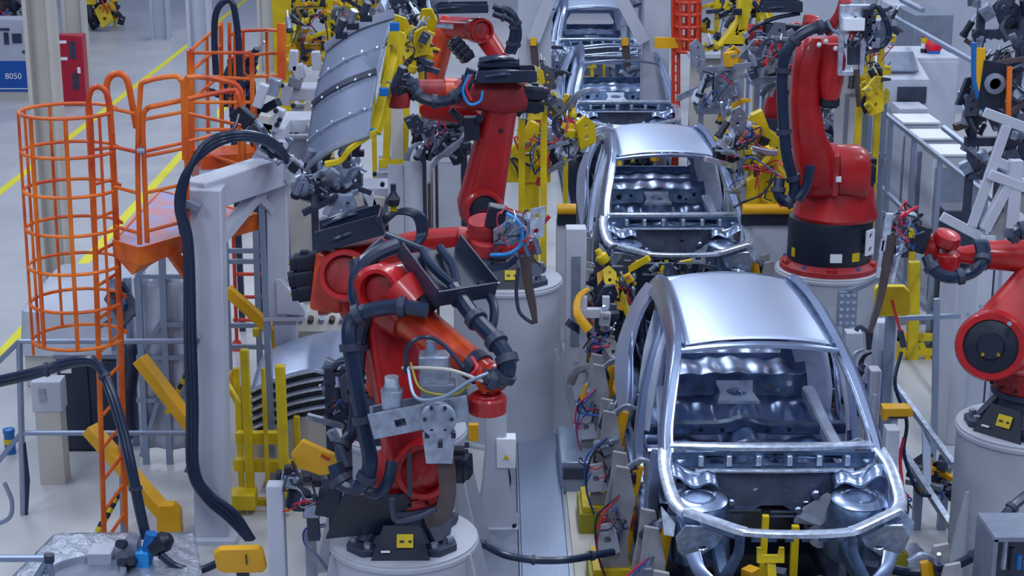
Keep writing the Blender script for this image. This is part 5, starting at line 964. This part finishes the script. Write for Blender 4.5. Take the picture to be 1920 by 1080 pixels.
# second car surroundings: yellow tubes, tables
for l, x0, x1, py, Y in (('yellow round tube left of the second car', 1045, 1080, 392, 18.2), ('yellow round tube right of the second car, by the black drum', 1392, 1485, 392, 18.2)):
    t = T('yellow_tube', l, 'tube', Q(x0, py, Y)); a, b = Q(x0, py, Y), Q(x1, py, Y); MB().cyl(a, b, .06, n=20).build('tube', 'amber', t)
    MB().beam(a-Z3*.12+V((0, .05, 0)), b-Z3*.12+V((0, .05, 0)), .12, .12).build('black_beam', 'black', t); m_ = (a+b)/2; MB().box((m_.x, Y+.2, (m_.z-.18)/2), ((b-a).length, .35, m_.z-.18)).build('plinth', 'white', t, bev=.01)
def yfix(label, px, py, Y, s, seed, side=1):     # big yellow bracket tower
    c = Q(px, py, Y); t = T('yellow_fixture', label, 'fixture', (c.x, Y, 0)); g = random.Random(seed)
    MB().plate(c, (1, 0, 0), Z3, [(-.26*side, -.30), (.24*side, -.30), (.24*side, .02), (.08*side, .10), (.12*side, .34), (.0, .40), (-.10*side, .16), (-.28*side, .02)], [circ(-.1*side, -.12, .04), circ(.1*side, -.15, .03), rect(0, .02, .08, .05)], .16).build('tower_plate', 'yellow', t, bev=.006)
    MB().plate(c+V((0, .25, -.02)), (1, 0, 0), Z3, [(-.2, -.30), (.2, -.30), (.22, .1), (-.12, .3)], [circ(0, 0, .05)], .05).build('rear_plate', 'yellow', t)
    MB().beam((c.x, Y+.05, c.z-.28), (c.x, Y+.05, .5), .22, .2, up=(0, 1, 0)).build('post', 'yellow', t, bev=.006); MB().box((c.x, Y+.05, .25), (.7, .5, .5)).build('plinth', 'white_dirty', t, bev=.01)
    for k in range(12):
        a = c+V((side*g.uniform(-.1, .45), g.uniform(-.3, .1), g.uniform(-.3, .4))); d = V((side*g.uniform(-.3, 1), g.uniform(-.5, .1), g.uniform(-.5, .6))).normalized()
        if k % 3 == 0: o = MB().cyl(a-d*.12, a+d*.1, .035, n=12).build('air_cylinder', 'machined', t); MB().cyl(a+d*.1, a+d*.2, .012, n=8).build('piston_rod', 'bright_steel', o)
        elif k % 3 == 1: MB().bar([a-d*.14, a, a+d*.16+Z3*.04], [.07, .06, .03], .05, up=(0, -1, 0), n=2).build('clamp_arm', ('yellow', 'dark', 'machined')[k//3 % 3], t)
        else: MB().box(a, (.08, .09, .1), Matrix.Rotation(k, 3, 'Y')).build('valve_block', ('black', 'red_worn', 'amber', 'dark')[k//3 % 4], t, bev=.004)
    wires(t, c+V((side*.15, -.2, .0)), .28, 10, seed+1, ('red_wire', 'black', 'hose', 'blue_wire', 'red_wire'), .01); return t
yfix('yellow clamp tower left of the second car, behind the centre robot', 992, 290, 18.8, 1, 61, 1)
yfix('yellow clamp tower with raised hook right of the second car', 1425, 270, 19.2, 1, 62, -1)
yfix('yellow clamp tower lower right of the second car, by the red robot hose', 1440, 340, 18.6, 1, 63, -1)
cluster('clamp_bank', 'bank of clamps and red hoses reaching over the second car from the left', 'clamps', 1068, 262, 18.6, 80, 70, .5, 64, 18, ('machined', 'yellow', 'bright_steel', 'black', 'dark'), .9, 'white', 8, False)
cluster('clamp_bank', 'bank of clamps reaching over the second car from the right', 'clamps', 1385, 262, 18.9, 70, 120, .5, 65, 18, ('machined', 'yellow', 'bright_steel', 'black', 'dark'), .9, 'white', 8, False)
cluster('clamp_bank', 'clamps and yellow arms at left of the third car front', 'clamps', 1035, 215, 22.5, 90, 90, .5, 66, 20, ('black', 'yellow', 'dark', 'machined', 'red_worn'), 1.1, 'yellow', 6)
cluster('clamp_bank', 'grey clamp frame between the third car and the tall right robot', 'clamps', 1345, 165, 23, 90, 130, .6, 67, 20, ('grey', 'machined', 'bright_steel', 'amber', 'dark'), 1.2, 'grey', 6)
cluster('clamp_bank', 'dark tangle of clamps below the second car on the left', 'clamps', 1150, 540, 16.0, 90, 120, .4, 68, 22, ('dark', 'yellow', 'amber', 'black', 'machined'), .9, 'dark', 9, True, ('red_wire', 'black', 'blue_wire'))
cluster('clamp_bank', 'dark equipment with yellow levers under the front of the second car', 'clamps', 1250, 512, 17.0, 170, 36, .3, 69, 26, ('black', 'dark', 'shadow_steel', 'yellow', 'black'), .5, 'black', 4)
cluster('clamp_bank', 'tall strip of clamps and cables left of the nearest car, above the walkway end', 'clamps', 1115, 640, 14.9, 70, 200, .4, 70, 20, ('white_dirty', 'dark', 'machined', 'amber', 'white_dirty'), .9, 'white', 8, True, ('red_wire', 'black', 'blue_wire'))
# white portal frame around the rear car
t = T('portal', 'large white portal frame with slanted struts over the rear cars', 'portal', G(1110, 330, 0)); Y = 27.5
for x0, x1 in ((1002, 62), (1228, 50)): a, b = Q(x0-x1/2, 100, Y), Q(x0+x1/2, 100, Y); MB().box(((a.x+b.x)/2, Y, 2.2), (b.x-a.x, .4, 4.4)).build('column', 'white', t, bev=.02)
MB().beam(Q(1040, -30, Y-.3), Q(1000, 75, Y-.3), .22, .2).build('strut', 'white', t); MB().beam(Q(1150, -30, Y-.3), Q(1207, 78, Y-.3), .22, .2).build('strut', 'white', t)
a, b = Q(975, -40, Y), Q(1250, -40, Y); MB().beam(a, b, .4, .4).build('lintel', 'white', t)
for px, m in ((1000, 'amber'), (1172, 'amber')): MB().beam(Q(px, 80, Y-.35), Q(px+4, 125, Y-.35), .12, .08).build('sensor_bar', 'brown', t); MB().box(Q(px, 78, Y-.4), (.1, .08, .12)).build('sensor', m, t)
for l, px, sx_ in (('dark guide post left of the rearmost car', 1020, 1), ('dark guide post right of the rearmost car', 1190, -1)):
    cluster('guide_post', l, 'guide post', px, 60, 31, 36, 200, .5, 71+px, 12, ('grey', 'dark', 'brown', 'machined'), 1.2, 'grey', 2)
# red caged ladder behind
t = T('caged_ladder', 'red caged ladder beside the white portal frame', 'ladder', G(1285, 340, 0)); Y = 26
for px in (1262, 1272): MB().tube([Q(px, -20, Y), Q(px, 215, Y)], .03, 8, 1).build('side_rail', 'cage_red', t)
for k in range(12): MB().cyl(Q(1262, 210-18*k, Y), Q(1272, 208-18*k, Y), .02, n=8).build('rung', 'cage_red', t)
c0_ = Q(1290, 95, Y); c1_ = Q(1290, -20, Y); r = (Q(1312, 0, Y).x-Q(1268, 0, Y).x)/2
for k in range(6): c = c0_.lerp(c1_, k/5); MB().tube([c+V((r*math.cos(q), r*math.sin(q), 0)) for q in [math.radians(15*i) for i in range(25)]], .03, 6, 1).build('hoop', 'cage_red', t)
for q in range(0, 360, 45): d = V((r*math.cos(math.radians(q)), r*math.sin(math.radians(q)), 0)); MB().tube([c0_+d, c1_+d], .03, 6, 1).build('cage_bar', 'cage_red', t)
MB().box(Q(1255, 80, Y), (.45, .1, .16)).build('amber_bracket', 'amber', t); MB().beam(Q(1268, 210, Y), (Q(1268, 210, Y).x, Y, 0), .1).build('foot_post', 'cage_red', t)
# ---------------- right side ----------------
def cab(name, label, cat, x0, x1, ytop, ybot, Y, dep, m='white', legs=0, z0=None):
    a, b = Q(x0, (ytop+ybot)/2, Y), Q(x1, (ytop+ybot)/2, Y); zt = Q(x0, ytop, Y).z; zb = Q(x0, ybot, Y).z if z0 is None else z0
    t = T(name, label, cat, ((a.x+b.x)/2, Y+dep/2, 0)); cx = (a.x+b.x)/2
    MB().box((cx, Y+dep/2, (zt+zb)/2), (b.x-a.x, dep, zt-zb)).build('body', m, t, bev=.012)
    return t, V((cx, Y, (zt+zb)/2)), b.x-a.x, zt-zb
t, c, w_, h = cab('control_cabinet', 'tall pale grey cabinet with warning lamp and red beacon on top', 'cabinet', 1640, 1792, 108, 300, 24.0, 1.2, z0=0)
for s in (-1, 1): MB().box(c+V((s*w_*.245, -.012, -.0)), (w_*.47, .02, h*.95)).build('door', 'white', t, bev=.006)
bt = Q(1732, 100, 24.5); zt = c.z+h/2; lp = MB().cyl((bt.x, bt.y, zt), (bt.x, bt.y, zt+.06), .05, n=14).build('lamp_stack', 'black', t)
for k, m in enumerate(('print_white', 'yellow', 'lamp_red')): MB().cyl((bt.x, bt.y, zt+.06+.08*k), (bt.x, bt.y, zt+.135+.08*k), .045, n=14).build('lamp_segment', m, lp)
q = V((Q(1751, 88, 24.4).x, 24.4, zt+.11)); MB().lathe([(.11, -.05), (.12, 0), (.08, .04), (.02, .045)], q, (0, -1, .2)).build('beacon', 'lamp_red', t); MB().box(q-Z3*.1, (.16, .12, .06)).build('beacon_base', 'blue', t)
t, c, w_, h = cab('machine_box', 'white machine box with dark vent opening, in front of the tall cabinet', 'machine', 1640, 1738, 150, 300, 22.3, 1.0, z0=0)
MB().box(c+V((.12, -.012, h*.5-.2)), (w_*.55, .02, .22)).build('vent_opening', 'dark', t); MB().add([c+V(q) for q in ((-w_/2, 0, h/2), (w_/2, 0, h/2), (w_*.3, .6, h/2+.35), (-w_*.4, .6, h/2+.35), (-w_/2, 1, h/2), (w_/2, 1, h/2))], [(0, 1, 2, 3), (3, 2, 5, 4), (0, 3, 4), (1, 5, 2), (0, 4, 5, 1)]).build('sloped_hood', 'white', t)
MB().plate(c+V((.0, .25, h/2+.20)), (1, 0, 0), (0, .6, .35), rect(0, 0, .42, .4), [], .03).build('roof_vent', 'grey', t)
t, c, w_, h = cab('machine_box', 'small white unit with grille below the dark vent opening', 'machine', 1684, 1738, 203, 300, 21.7, .5, z0=0)
for k in range(7): MB().box(c+V((-.12+.04*k, -.012, h/2-.12)), (.012, .02, .09)).build('grille_bar', 'dark', t)
for i, (x0, x1, yt, Y) in enumerate(((1690, 1758, 232, 21.0), (1715, 1798, 262, 20.2), (1748, 1840, 292, 19.4))):
    t, c, w_, h = cab('terminal_box', 'pale terminal box %s in the row behind the right guard rail' % ('farthest', 'in the middle', 'nearest')[i], 'box', x0, x1, yt, yt+90, Y, .55, 'white', z0=0)
    MB().box(c+V((0, .27, h/2+.012)), (w_*1.04, .6, .03)).build('lid', 'print_white', t, bev=.005); MB().box(c+V((0, -.012, 0)), (w_*.9, .02, h*.85)).build('door', 'grey', t, bev=.004)
t, c, w_, h = cab('roof_duct', 'grey angled duct box high at the back right', 'duct', 1712, 1785, 28, 130, 27.0, 1.2, 'grey', z0=0)
struct(MB().box((8.5, 33, 3), (8, .2, 6)).build('wall_back', 'white'))
t, c, w_, h = cab('wall_cabinet', 'white cabinet bank behind the right handrails, near the top', 'cabinet', 1668, 1722, 10, 150, 28.5, .8, 'white', z0=0)
for s in (-1, 1): MB().box(c+V((s*w_*.24, -.012, 0)), (w_*.44, .02, h*.95)).build('door', 'white', t)
# guard rails parallel to the line
def yrail(label, pts, X, zs, posts, z0=0, m='rail', r=.025):
    t = T('guard_rail', label, 'railing', (X, pts[0], z0))
    for z in zs: MB().beam((X, pts[0], z), (X, pts[1], z), r*1.8, r*1.8).build('rail', m, t)
    for i in range(posts): y = pts[0]+(pts[1]-pts[0])*i/(posts-1); MB().beam((X, y, z0), (X, y, zs[-1]), r*2).build('post', m, t)
    return t
xr = G(1630, 190, 2.2).x
yrail('long pale guard rail running past the terminal boxes on the right', (15.4, 23.5), xr, (.5, 1.3, 2.2), 8)
yrail('second guard rail further right, in front of the tall cabinet', (21.5, 30), xr-.5, (.6, 1.4, 2.2), 6)
t = T('handrail', 'sloping pale handrail high at the right, above the tall cabinet', 'railing', Q(1760, 110, 20.8)); tubes(t, [[Q(1670, 28, 24), Q(1830, 118, 20.8)], [Q(1668, 75, 24), Q(1668, 20, 24)], [Q(1690, 0, 24), Q(1730, 20, 23)]], .035, 'rail'); MB().tube([Q(1830, 118, 20.8), Q(1830, 118, 20.8)*1-Z3*2.2], .03, 8, 1).build('post', 'rail', t)
t = T('glass_guard', 'clear framed safety panels behind the tall right robot', 'fence', Q(1600, 300, 19)*1); Y = 19.4
for px in (1588, 1625, 1660): a = Q(px, 175, Y); MB().beam(a, (a.x, Y, 0), .05).build('post', 'rail', t)
for py in (178, 290, 400): MB().beam(Q(1588, py, Y), Q(1660, py, Y), .04).build('rail', 'rail', t)
MB().beam(Q(1592, 300, Y), Q(1592, 130, Y), .35, .03, up=(0, 1, 0)).build('panel', 'white', t)
# white ladder frame far right
t = T('staircase', 'white welded stair frame at the right edge above the red forearm', 'stairs', Q(1880, 430, 13.5)); Y = 13.6; p = lambda a, b: Q(a, b, Y)
for a, b, w_ in (((1888, 235), (1822, 425), .035), ((1846, 430), (1890, 345), .10), ((1852, 325), (1925, 352), .11), ((1862, 300), (1925, 325), .03), ((1845, 210), (1925, 240), .03), ((1765, 405), (1860, 455), .03)): MB().beam(p(*a), p(*b), w_, .08).build('member', 'white', t, bev=.006)
MB().plate(p(1890, 410), X3, Z3, [(-.2, -.22), (.2, -.22), (.2, .22), (.05, .22)], [circ(.08, 0, .06)], .03).build('gusset_plate', 'white_dirty', t); MB().beam(p(1850, 440), (p(1850, 440).x, Y, 0), .12).build('leg', 'white', t); MB().beam(p(1905, 300), (p(1905, 300).x, Y, 0), .1).build('leg', 'white', t)
t = T('guard_rail', 'pale diagonal pipe rail crossing in front of the dark top-right gun', 'railing', Q(1880, 250, 15)); tubes(t, [[Q(1800, 175, 15.5), Q(1925, 250, 14.2)], [Q(1885, 230, 14.5), Q(1850, 330, 14.5)], [Q(1855, 300, 14.6), Q(1925, 345, 14.2)], [Q(1770, 240, 16), Q(1860, 310, 14.8)]], .03, 'rail'); MB().tube([Q(1850, 330, 14.5), V((Q(1850, 330, 14.5).x, 14.5, 0))], .03, 8, 1).build('post', 'rail', t)
cluster('hanging_gun_unit', 'dark welding gun unit with blue frame filling the top right corner', 'welding unit', 1878, 150, 15.2, 130, 340, .7, 81, 80, ('dark', 'black', 'machined', 'tray', 'dark', 'brown'), 0.8, 'dark', 16, True, ('hose', 'black', 'rail'))
t = T('gun_plate', 'black round-holed plate with yellow and blue edges, top right', 'bracket', Q(1860, 150, 14.6)); q = Q(1862, 155, 14.6)
MB().plate(q, X3, Z3, [(-.13, -.22), (.10, -.22), (.12, .16), (-.10, .2)], [circ(0, 0, .05, 20)], .06).build('plate', 'black', t); MB().lathe([(.09, 0), (.09, .03), (.05, .04), (.05, 0)], q+V((0, -.04, 0)), (0, -1, 0), 24).build('ring', 'grey', t)
MB().bar([Q(1838, 90, 14.6), Q(1836, 150, 14.6), Q(1848, 185, 14.6)], .09, .05, up=(0, -1, 0)).build('yellow_edge', 'amber', t); MB().bar([Q(1826, 80, 14.6), Q(1828, 160, 14.6), Q(1850, 215, 14.6)], .04, .05, up=(0, -1, 0)).build('blue_edge', 'blue', t); MB().beam(Q(1893, 125, 14.5), Q(1890, 225, 14.5), .04, .03).build('orange_strip', 'orange', t); MB().beam(Q(1880, 230, 14.6), (Q(1880, 230, 14.6).x, 14.6, 0), .06).build('post', 'dark', t)
# yellow fence and table behind the yellow cover
t = T('yellow_fence', 'yellow tube frame standing behind the right-hand yellow cover', 'fence', G(1700, 705, 0)); Y = 17.6; p = lambda a, b: Q(a, b, Y)
MB().beam(p(1714, 490), p(1709, 700), .12, .1).build('post', 'yellow', t, bev=.006)
for px in (1760, 1785, 1680): MB().beam(p(px, 560), p(px, 700), .07).build('post', 'yellow', t)
for py in (632, 660, 700): MB().beam(p(1665, py), p(1812, py), .07).build('rail', 'yellow', t)
MB().beam(p(1725, 640), p(1750, 695), .06).build('brace', 'yellow', t)
for px in (1680, 1709, 1800): MB().beam(p(px, 700), (p(px, 700).x, Y, 0), .07).build('foot_post', 'yellow', t)
t = T('roller_conveyor', 'pale roller conveyor table behind the yellow frame on the right', 'conveyor', G(1750, 760, 0)); Y = 18.4
for k in range(7): MB().beam(Q(1660, 600+34*k, Y-.3*k), Q(1830, 600+34*k, Y-.3*k), .10, .08).build('cross_bar', ('white', 'rail', 'machined')[k % 3], t)
for px in (1665, 1820): MB().beam(Q(px, 600, Y), Q(px, 800, Y-1.8), .08, .08).build('side_rail', 'rail', t); MB().beam(Q(px, 620, Y), (Q(px, 620, Y).x, Y, 0), .08).build('leg', 'rail', t); MB().beam(Q(px, 800, Y-1.8), (Q(px, 800, Y-1.8).x, Y-1.8, 0), .08).build('leg', 'rail', t)
t, c, w_, h = cab('machine_box', 'white box unit with black fittings right of the yellow cover', 'machine', 1795, 1892, 505, 560, 15.0, .6, 'white', z0=0)
for k in range(5): MB().box(c+V((-.2+.1*k, .1, h/2+.03)), (.07, .2, .05), Matrix.Rotation(.5, 3, 'Z')).build('fitting', ('black', 'machined')[k % 2], t)
t, c, w_, h = cab('dark_cabinet', 'dark blue cabinet behind the white stair frame', 'cabinet', 1770, 1838, 395, 440, 17.6, .4, 'dark', z0=0); MB().box(c+V((0, -.01, 0)), (w_*.9, .02, h*.9)).build('door', 'tray', t)
# yellow tip dresser cover + red lever
t = T('tip_cover', 'yellow angular cover with a red lever, right of the nearest car roof', 'cover plate', Q(1672, 590, 12.6)); q = Q(1672, 563, 12.6)
MB().plate(q, X3, (0, -.15, 1), [(-.145, .10), (-.13, .125), (.09, .125), (.13, .08), (.15, -.09), (.12, -.125), (-.09, -.125), (-.125, -.10)], [], .05).build('shell', 'yellow', t, bev=.01)
MB().beam(Q(1672, 562, 12.5), Q(1688, 622, 12.5), .025, .02).build('red_lever', 'red', t); MB().beam(Q(1688, 620, 12.5), Q(1694, 650, 12.5), .05, .04).build('lever_grip', 'dark', t)
MB().beam(q+V((.02, .08, -.1)), (q.x+.02, q.y+.08, 0), .07).build('post', 'rail', t)
t = T('tip_cover', 'small amber folded cover right of the nearest car windscreen pillar', 'cover plate', Q(1680, 772, 12.2)); q = Q(1680, 772, 12.2)
MB().plate(q, X3, (0, -.1, 1), [(-.11, -.05), (-.11, .05), (.10, .05), (.12, .02), (.12, -.02), (-.07, -.02), (-.07, -.05)], [], .10).build('shell', 'amber', t, bev=.006); MB().box(q-Z3*.03+V((.02, .02, 0)), (.14, .08, .04)).build('motor', 'brown', t); MB().beam(q-Z3*.03+V((0, .05, 0)), (q.x, q.y+.05, 0), .05).build('post', 'white', t)
# white posts, boxes right of the nearest car
for l, px, y0, Y, w_, m in (('white post with round grey cover below the yellow cover', 1662, 600, 13.6, .17, 'white'), ('short white post left of the checker plate box foot', 1600, 620, 14.2, .14, 'white'), ('white post right behind the nearest car cowl', 1672, 800, 12.0, .10, 'white'), ('white inner post beside the nearest car door pillar', 1640, 690, 13.2, .09, 'white')): wpost(l, px, y0, Y, w_, m, .14)
t = T('checker_box', 'grey checker plate cable box fixed to the right white pedestal', 'box', Q(1588, 610, 16.0)); q = Q(1588, 578, 16.0)
MB().box(q, (.19, .06, .36)).build('box', 'rail', t, bev=.005)
for i in range(3):
    for j in range(5): MB().box(q+V((-.06+.06*i, -.035, -.14+.07*j)), (.03, .012, .03), Matrix.Rotation(.78, 3, 'Y')).build('stud', 'bright_steel', t)
MB().bar([q+V((.0, 0, .18)), q+V((.12, .0, .22)), q+V((.3, .0, .32))], .06, .05).build('conduit', 'grey', t); MB().beam(q-Z3*.18, (q.x, q.y, 0), .05).build('stand', 'rail', t)
cluster('valve_set', 'blue and black valve panel right of the nearest car roof pillar', 'valves', 1605, 720, 13.4, 44, 80, .3, 91, 12, ('light_blue', 'black', 'dark', 'machined'), .6, 'white', 6)
t = T('amber_box', 'amber box beside the nearest car rear pillar, on a white post', 'box', Q(1575, 660, 14.6)); q = Q(1575, 660, 14.6); MB().box(q, (.06, .08, .10)).build('box', 'amber', t); MB().beam(q-Z3*.05, (q.x, q.y, 0), .05).build('post', 'white', t)
# steel angle rails on the right floor
t = T('floor_rail', 'pale steel handrail descending toward the viewer beside the right pedestal', 'railing', Q(1790, 870, 12.2)); p = lambda a, b, d=12.6: Q(a, b, d)
MB().beam(p(1680, 725, 13.6), p(1788, 872, 12.4), .04, .05).build('top_rail', 'bright_steel', t); MB().beam(p(1682, 830, 13.2), p(1784, 988, 12.1), .05, .05).build('lower_rail', 'bright_steel', t)
MB().beam(p(1736, 800, 13.0), p(1738, 910, 12.7), .06, .06).build('post', 'rail', t); MB().beam(p(1756, 560, 14.5), p(1752, 810, 14.5), .05).build('post', 'rail', t); MB().beam(p(1668, 598, 14.5), p(1800, 592, 14.5), .04).build('rail', 'rail', t); MB().beam(p(1752, 810, 14.5), (p(1752, 810, 14.5).x, 14.5, 0), .05).build('foot', 'rail', t)
hose('floor_hose', [Q(1600, 1050, 11.0), Q(1650, 1062, 10.9), Q(1720, 1074, 10.8), Q(1790, 1060, 10.8), Q(1840, 1030, 10.8), Q(1890, 960, 10.9), Q(1935, 920, 11.0)], .035, clamps=4, label='thick black hose sweeping across the bottom right corner')
hose('side_cable', [Q(1690, 660, 12.6), Q(1678, 720, 12.5), Q(1700, 790, 12.4), Q(1695, 850, 12.4), Q(1720, 920, 12.3), Q(1745, 930, 12.3)], .015, label='dark cable running down beside the steel handrail')
hose('side_cable', [Q(1695, 820, 12.4), Q(1688, 860, 12.4), Q(1692, 910, 12.3)], .014, 'red_wire', label='short red cable hanging beside the steel handrail')
cluster('floor_valves', 'small black and amber valve group on the floor by the right pedestal', 'valves', 1752, 905, 13.0, 80, 60, .4, 92, 12, ('black', 'machined', 'dark', 'amber'), .7, 'rail', 4)
t = T('machine_corner', 'grey open steel box in the bottom right corner', 'box', Q(1895, 1080, 10.2)); q = Q(1900, 1000, 10.2)
MB().box(q+V((.02, .1, .0)), (.34, .4, .03)).build('top', 'grey', t); MB().box(q+V((-.14, .1, -.3)), (.03, .4, .6)).build('side', 'grey', t); MB().box(q+V((.05, .25, -.3)), (.3, .03, .6)).build('back', 'dark', t)
MB().box((q.x, q.y+.1, .25), (.4, .4, .5)).build('stand', 'grey', t)
for k in range(5): MB().cyl(q+V((-.05+.05*k, 0, -.05-.05*k)), q+V((-.05+.05*k, 0, -.25)), .02, n=8).build('inner_part', ('machined', 'black', 'blue')[k % 3], t)
tag(MB().plate(G(1690, 1055, .03), X3, Y3, [(-.3, -.35), (.35, -.5), (.2, .35), (-.15, .3)], [], .02).build('floor_plate', 'machined', root=G(1690, 1055, 0)), 'triangular steel floor plate under the nearest car right corner', 'floor plate')
# ---------------- upper middle background ----------------
t = T('yellow_post', 'tall yellow post beside the back orange stair platform', 'post', G(531, 260, 0)); a = Q(531, 100, 22); MB().box((a.x, 22, 2.3), (.22, .2, 4.6)).build('post', 'yellow', t); MB().box((a.x, 22, .03), (.4, .4, .06)).build('base_plate', 'yellow', t)
for l, px, py, Y, w_, h_, sd, ms in (('left part of the yellow tooling thicket above the grey panel', 585, 45, 22, 90, 130, 201, ('yellow', 'dark', 'yellow', 'black', 'amber')), ('right part of the yellow tooling thicket above the grey panel', 668, 35, 23, 90, 110, 202, ('yellow', 'black', 'yellow', 'grey', 'dark')),
        ('dark gun tooling between the grey panel and the red robots', 765, 30, 19.5, 90, 110, 203, ('machined', 'dark', 'bright_steel', 'hose', 'grey')), ('yellow bracket stand right of the grey panel', 770, 90, 18.8, 60, 100, 204, ('yellow', 'yellow', 'dark')),
        ('yellow tooling to the right of the red caged ladder', 1385, 45, 26, 130, 130, 205, ('yellow', 'yellow', 'black', 'dark', 'white')), ('grey gun tooling below the yellow arm, left of the tall right robot', 1455, 115, 20.5, 100, 110, 206, ('grey', 'dark', 'machined', 'dark', 'red_worn')),
        ('yellow and black tooling behind the tall right robot head', 1640, 100, 19.0, 60, 180, 207, ('yellow', 'black', 'yellow', 'dark')), ('dark clamps under the centre robot forearm', 830, 255, 17.0, 130, 70, 208, ('tray', 'machined', 'dark', 'grey')), ('black valve group beside the centre robot elbow', 1000, 170, 16.6, 70, 80, 209, ('yellow', 'black', 'dark', 'machined', 'black')),
        ('silver pneumatic cluster under the grey panel', 615, 335, 15.8, 100, 70, 210, ('machined', 'dark', 'machined', 'rail')), ('small tooling behind the second car on its right', 1560, 200, 21, 60, 120, 211, ('dark', 'machined', 'grey'))):
    cluster('tooling_fixture', l, 'tooling', px, py, Y, w_, h_, .8, sd, 58 if sd in (201, 202, 205) else 40, ms, .8, ms[0] if ms[0] in ('yellow', 'grey', 'dark') else 'dark', 8, True, ('black', 'hose', 'rail', 'red_wire'))
t = T('yellow_robot', 'large solid yellow arm with black joint, right of the red caged ladder', 'robot arm', G(1385, 300, 0)); Y = 23.5
MB().plate(Q(1380, 45, Y), X3, Z3, [(-.25, -.30), (.10, -.30), (.14, -.05), (.20, .35), (.02, .4), (.0, .05)], [circ(.0, -.12, .02)], .3).build('arm_casting', 'yellow', t, bev=.02); MB().box(Q(1382, 22, Y-.2), (.12, .1, .08)).build('joint_pad', 'black', t); MB().beam(Q(1375, 80, Y), (Q(1375, 80, Y).x, Y, 0), .3, .3, up=(0, 1, 0)).build('column', 'white_dirty', t)
t = T('yellow_bracket_stand', 'yellow forked stand with a cream pad, under the gripper', 'stand', G(740, 400, 0)); Y = 17.2; p = lambda a, b: Q(a, b, Y)
for px in (728, 762): MB().beam(p(px, 195), p(px-4, 300), .07, .06).build('upright', 'yellow', t)
MB().beam(p(712, 306), p(766, 303), .10, .08).build('foot_beam', 'yellow', t); MB().beam(p(745, 200), p(745, 300), .13, .08).build('pad', 'cream', t); MB().beam(p(742, 306), (p(742, 306).x, Y, 0), .16, .16).build('post', 'white', t)
# white fixtures behind the gantry
def wfix(label, px, py, Y, wpx, hpx, seed):
    a, b = Q(px-wpx/2, py, Y), Q(px+wpx/2, py, Y); c = Q(px, py, Y); zt = Q(px, py-hpx/2, Y).z; g = random.Random(seed)
    t = T('white_fixture', label, 'fixture', (c.x, Y, 0)); w_ = b.x-a.x
    MB().box((c.x, Y+.2, zt*.4), (w_*.7, .4, zt*.8)).build('pillar', 'white', t, bev=.012); MB().box((c.x, Y+.1, zt*.86), (w_, .5, .14)).build('head', 'white', t, bev=.012)
    for k in range(7):
        q = V((c.x+g.uniform(-w_/2, w_/2), Y-.15, zt*g.uniform(.75, 1.0))); MB().box(q, (.16*g.uniform(.5, 1), .14, .2*g.uniform(.5, 1.2)), Matrix.Rotation(g.uniform(-.4, .4), 3, 'Y')).build('block', ('white', 'cream', 'white', 'machined')[k % 4], t, bev=.01)
    for k in range(4): q = V((c.x+g.uniform(-w_/2, w_/2), Y-.25, zt*g.uniform(.7, .95))); MB().cyl(q, q+V((0, -.05, 0)), .025, n=10).build('knob', 'black', t)
for a in (('white bracket fixture left of the grey panel, upper one', 572, 150, 19.5, 80, 90, 301), ('white bracket fixture left of the grey panel, lower one', 560, 230, 17.5, 110, 150, 302), ('white square pillar fixture left of the bracket fixtures', 515, 230, 17.0, 42, 120, 303), ('white table fixture under the grey panel', 690, 350, 17.5, 130, 90, 304), ('white fixture beside the pneumatic cluster', 610, 400, 17.0, 90, 70, 305), ('white floor fixture behind the first pedestal column', 750, 330, 19.5, 90, 80, 306)): wfix(*a)
t = T('cream_post', 'cream square post behind the gantry rear leg', 'post', G(562, 560, 0)); q = Q(562, 345, 16.4); MB().box((q.x, 16.4, q.z/2), (.20, .2, q.z)).build('post', 'cream', t); MB().box((q.x, 16.4, q.z+.1), (.3, .25, .2)).build('head', 'white', t, bev=.02)
for l, px, y0, Y in (('slim white drum post left of the background pedestal', 790, 262, 18.0), ('second slim white post left of the background pedestal', 775, 300, 17.2)): q = Q(px, y0, Y); t = T('drum_post', l, 'post', (q.x, Y, 0)); MB().lathe([(.15, 0), (.15, .03), (.12, .04), (.12, q.z-.03), (.11, q.z)], (q.x, Y, 0)).build('post', 'white', t); MB().box((q.x+.16, Y-.05, q.z*.5), (.03, .1, q.z*.8)).build('cable_strip', 'brown', t)
t = T('rear_guard', 'grey concrete partition panel right of the red caged ladder', 'panel', G(1330, 340, 0)); a = Q(1295, 105, 25.5); b = Q(1360, 105, 25.5); MB().box(((a.x+b.x)/2, 25.5, a.z/2), (b.x-a.x, .12, a.z)).build('panel', 'cream', t); MB().box(((a.x+b.x)/2, 25.4, a.z+.03), (b.x-a.x+.1, .3, .06)).build('cap', 'white', t)
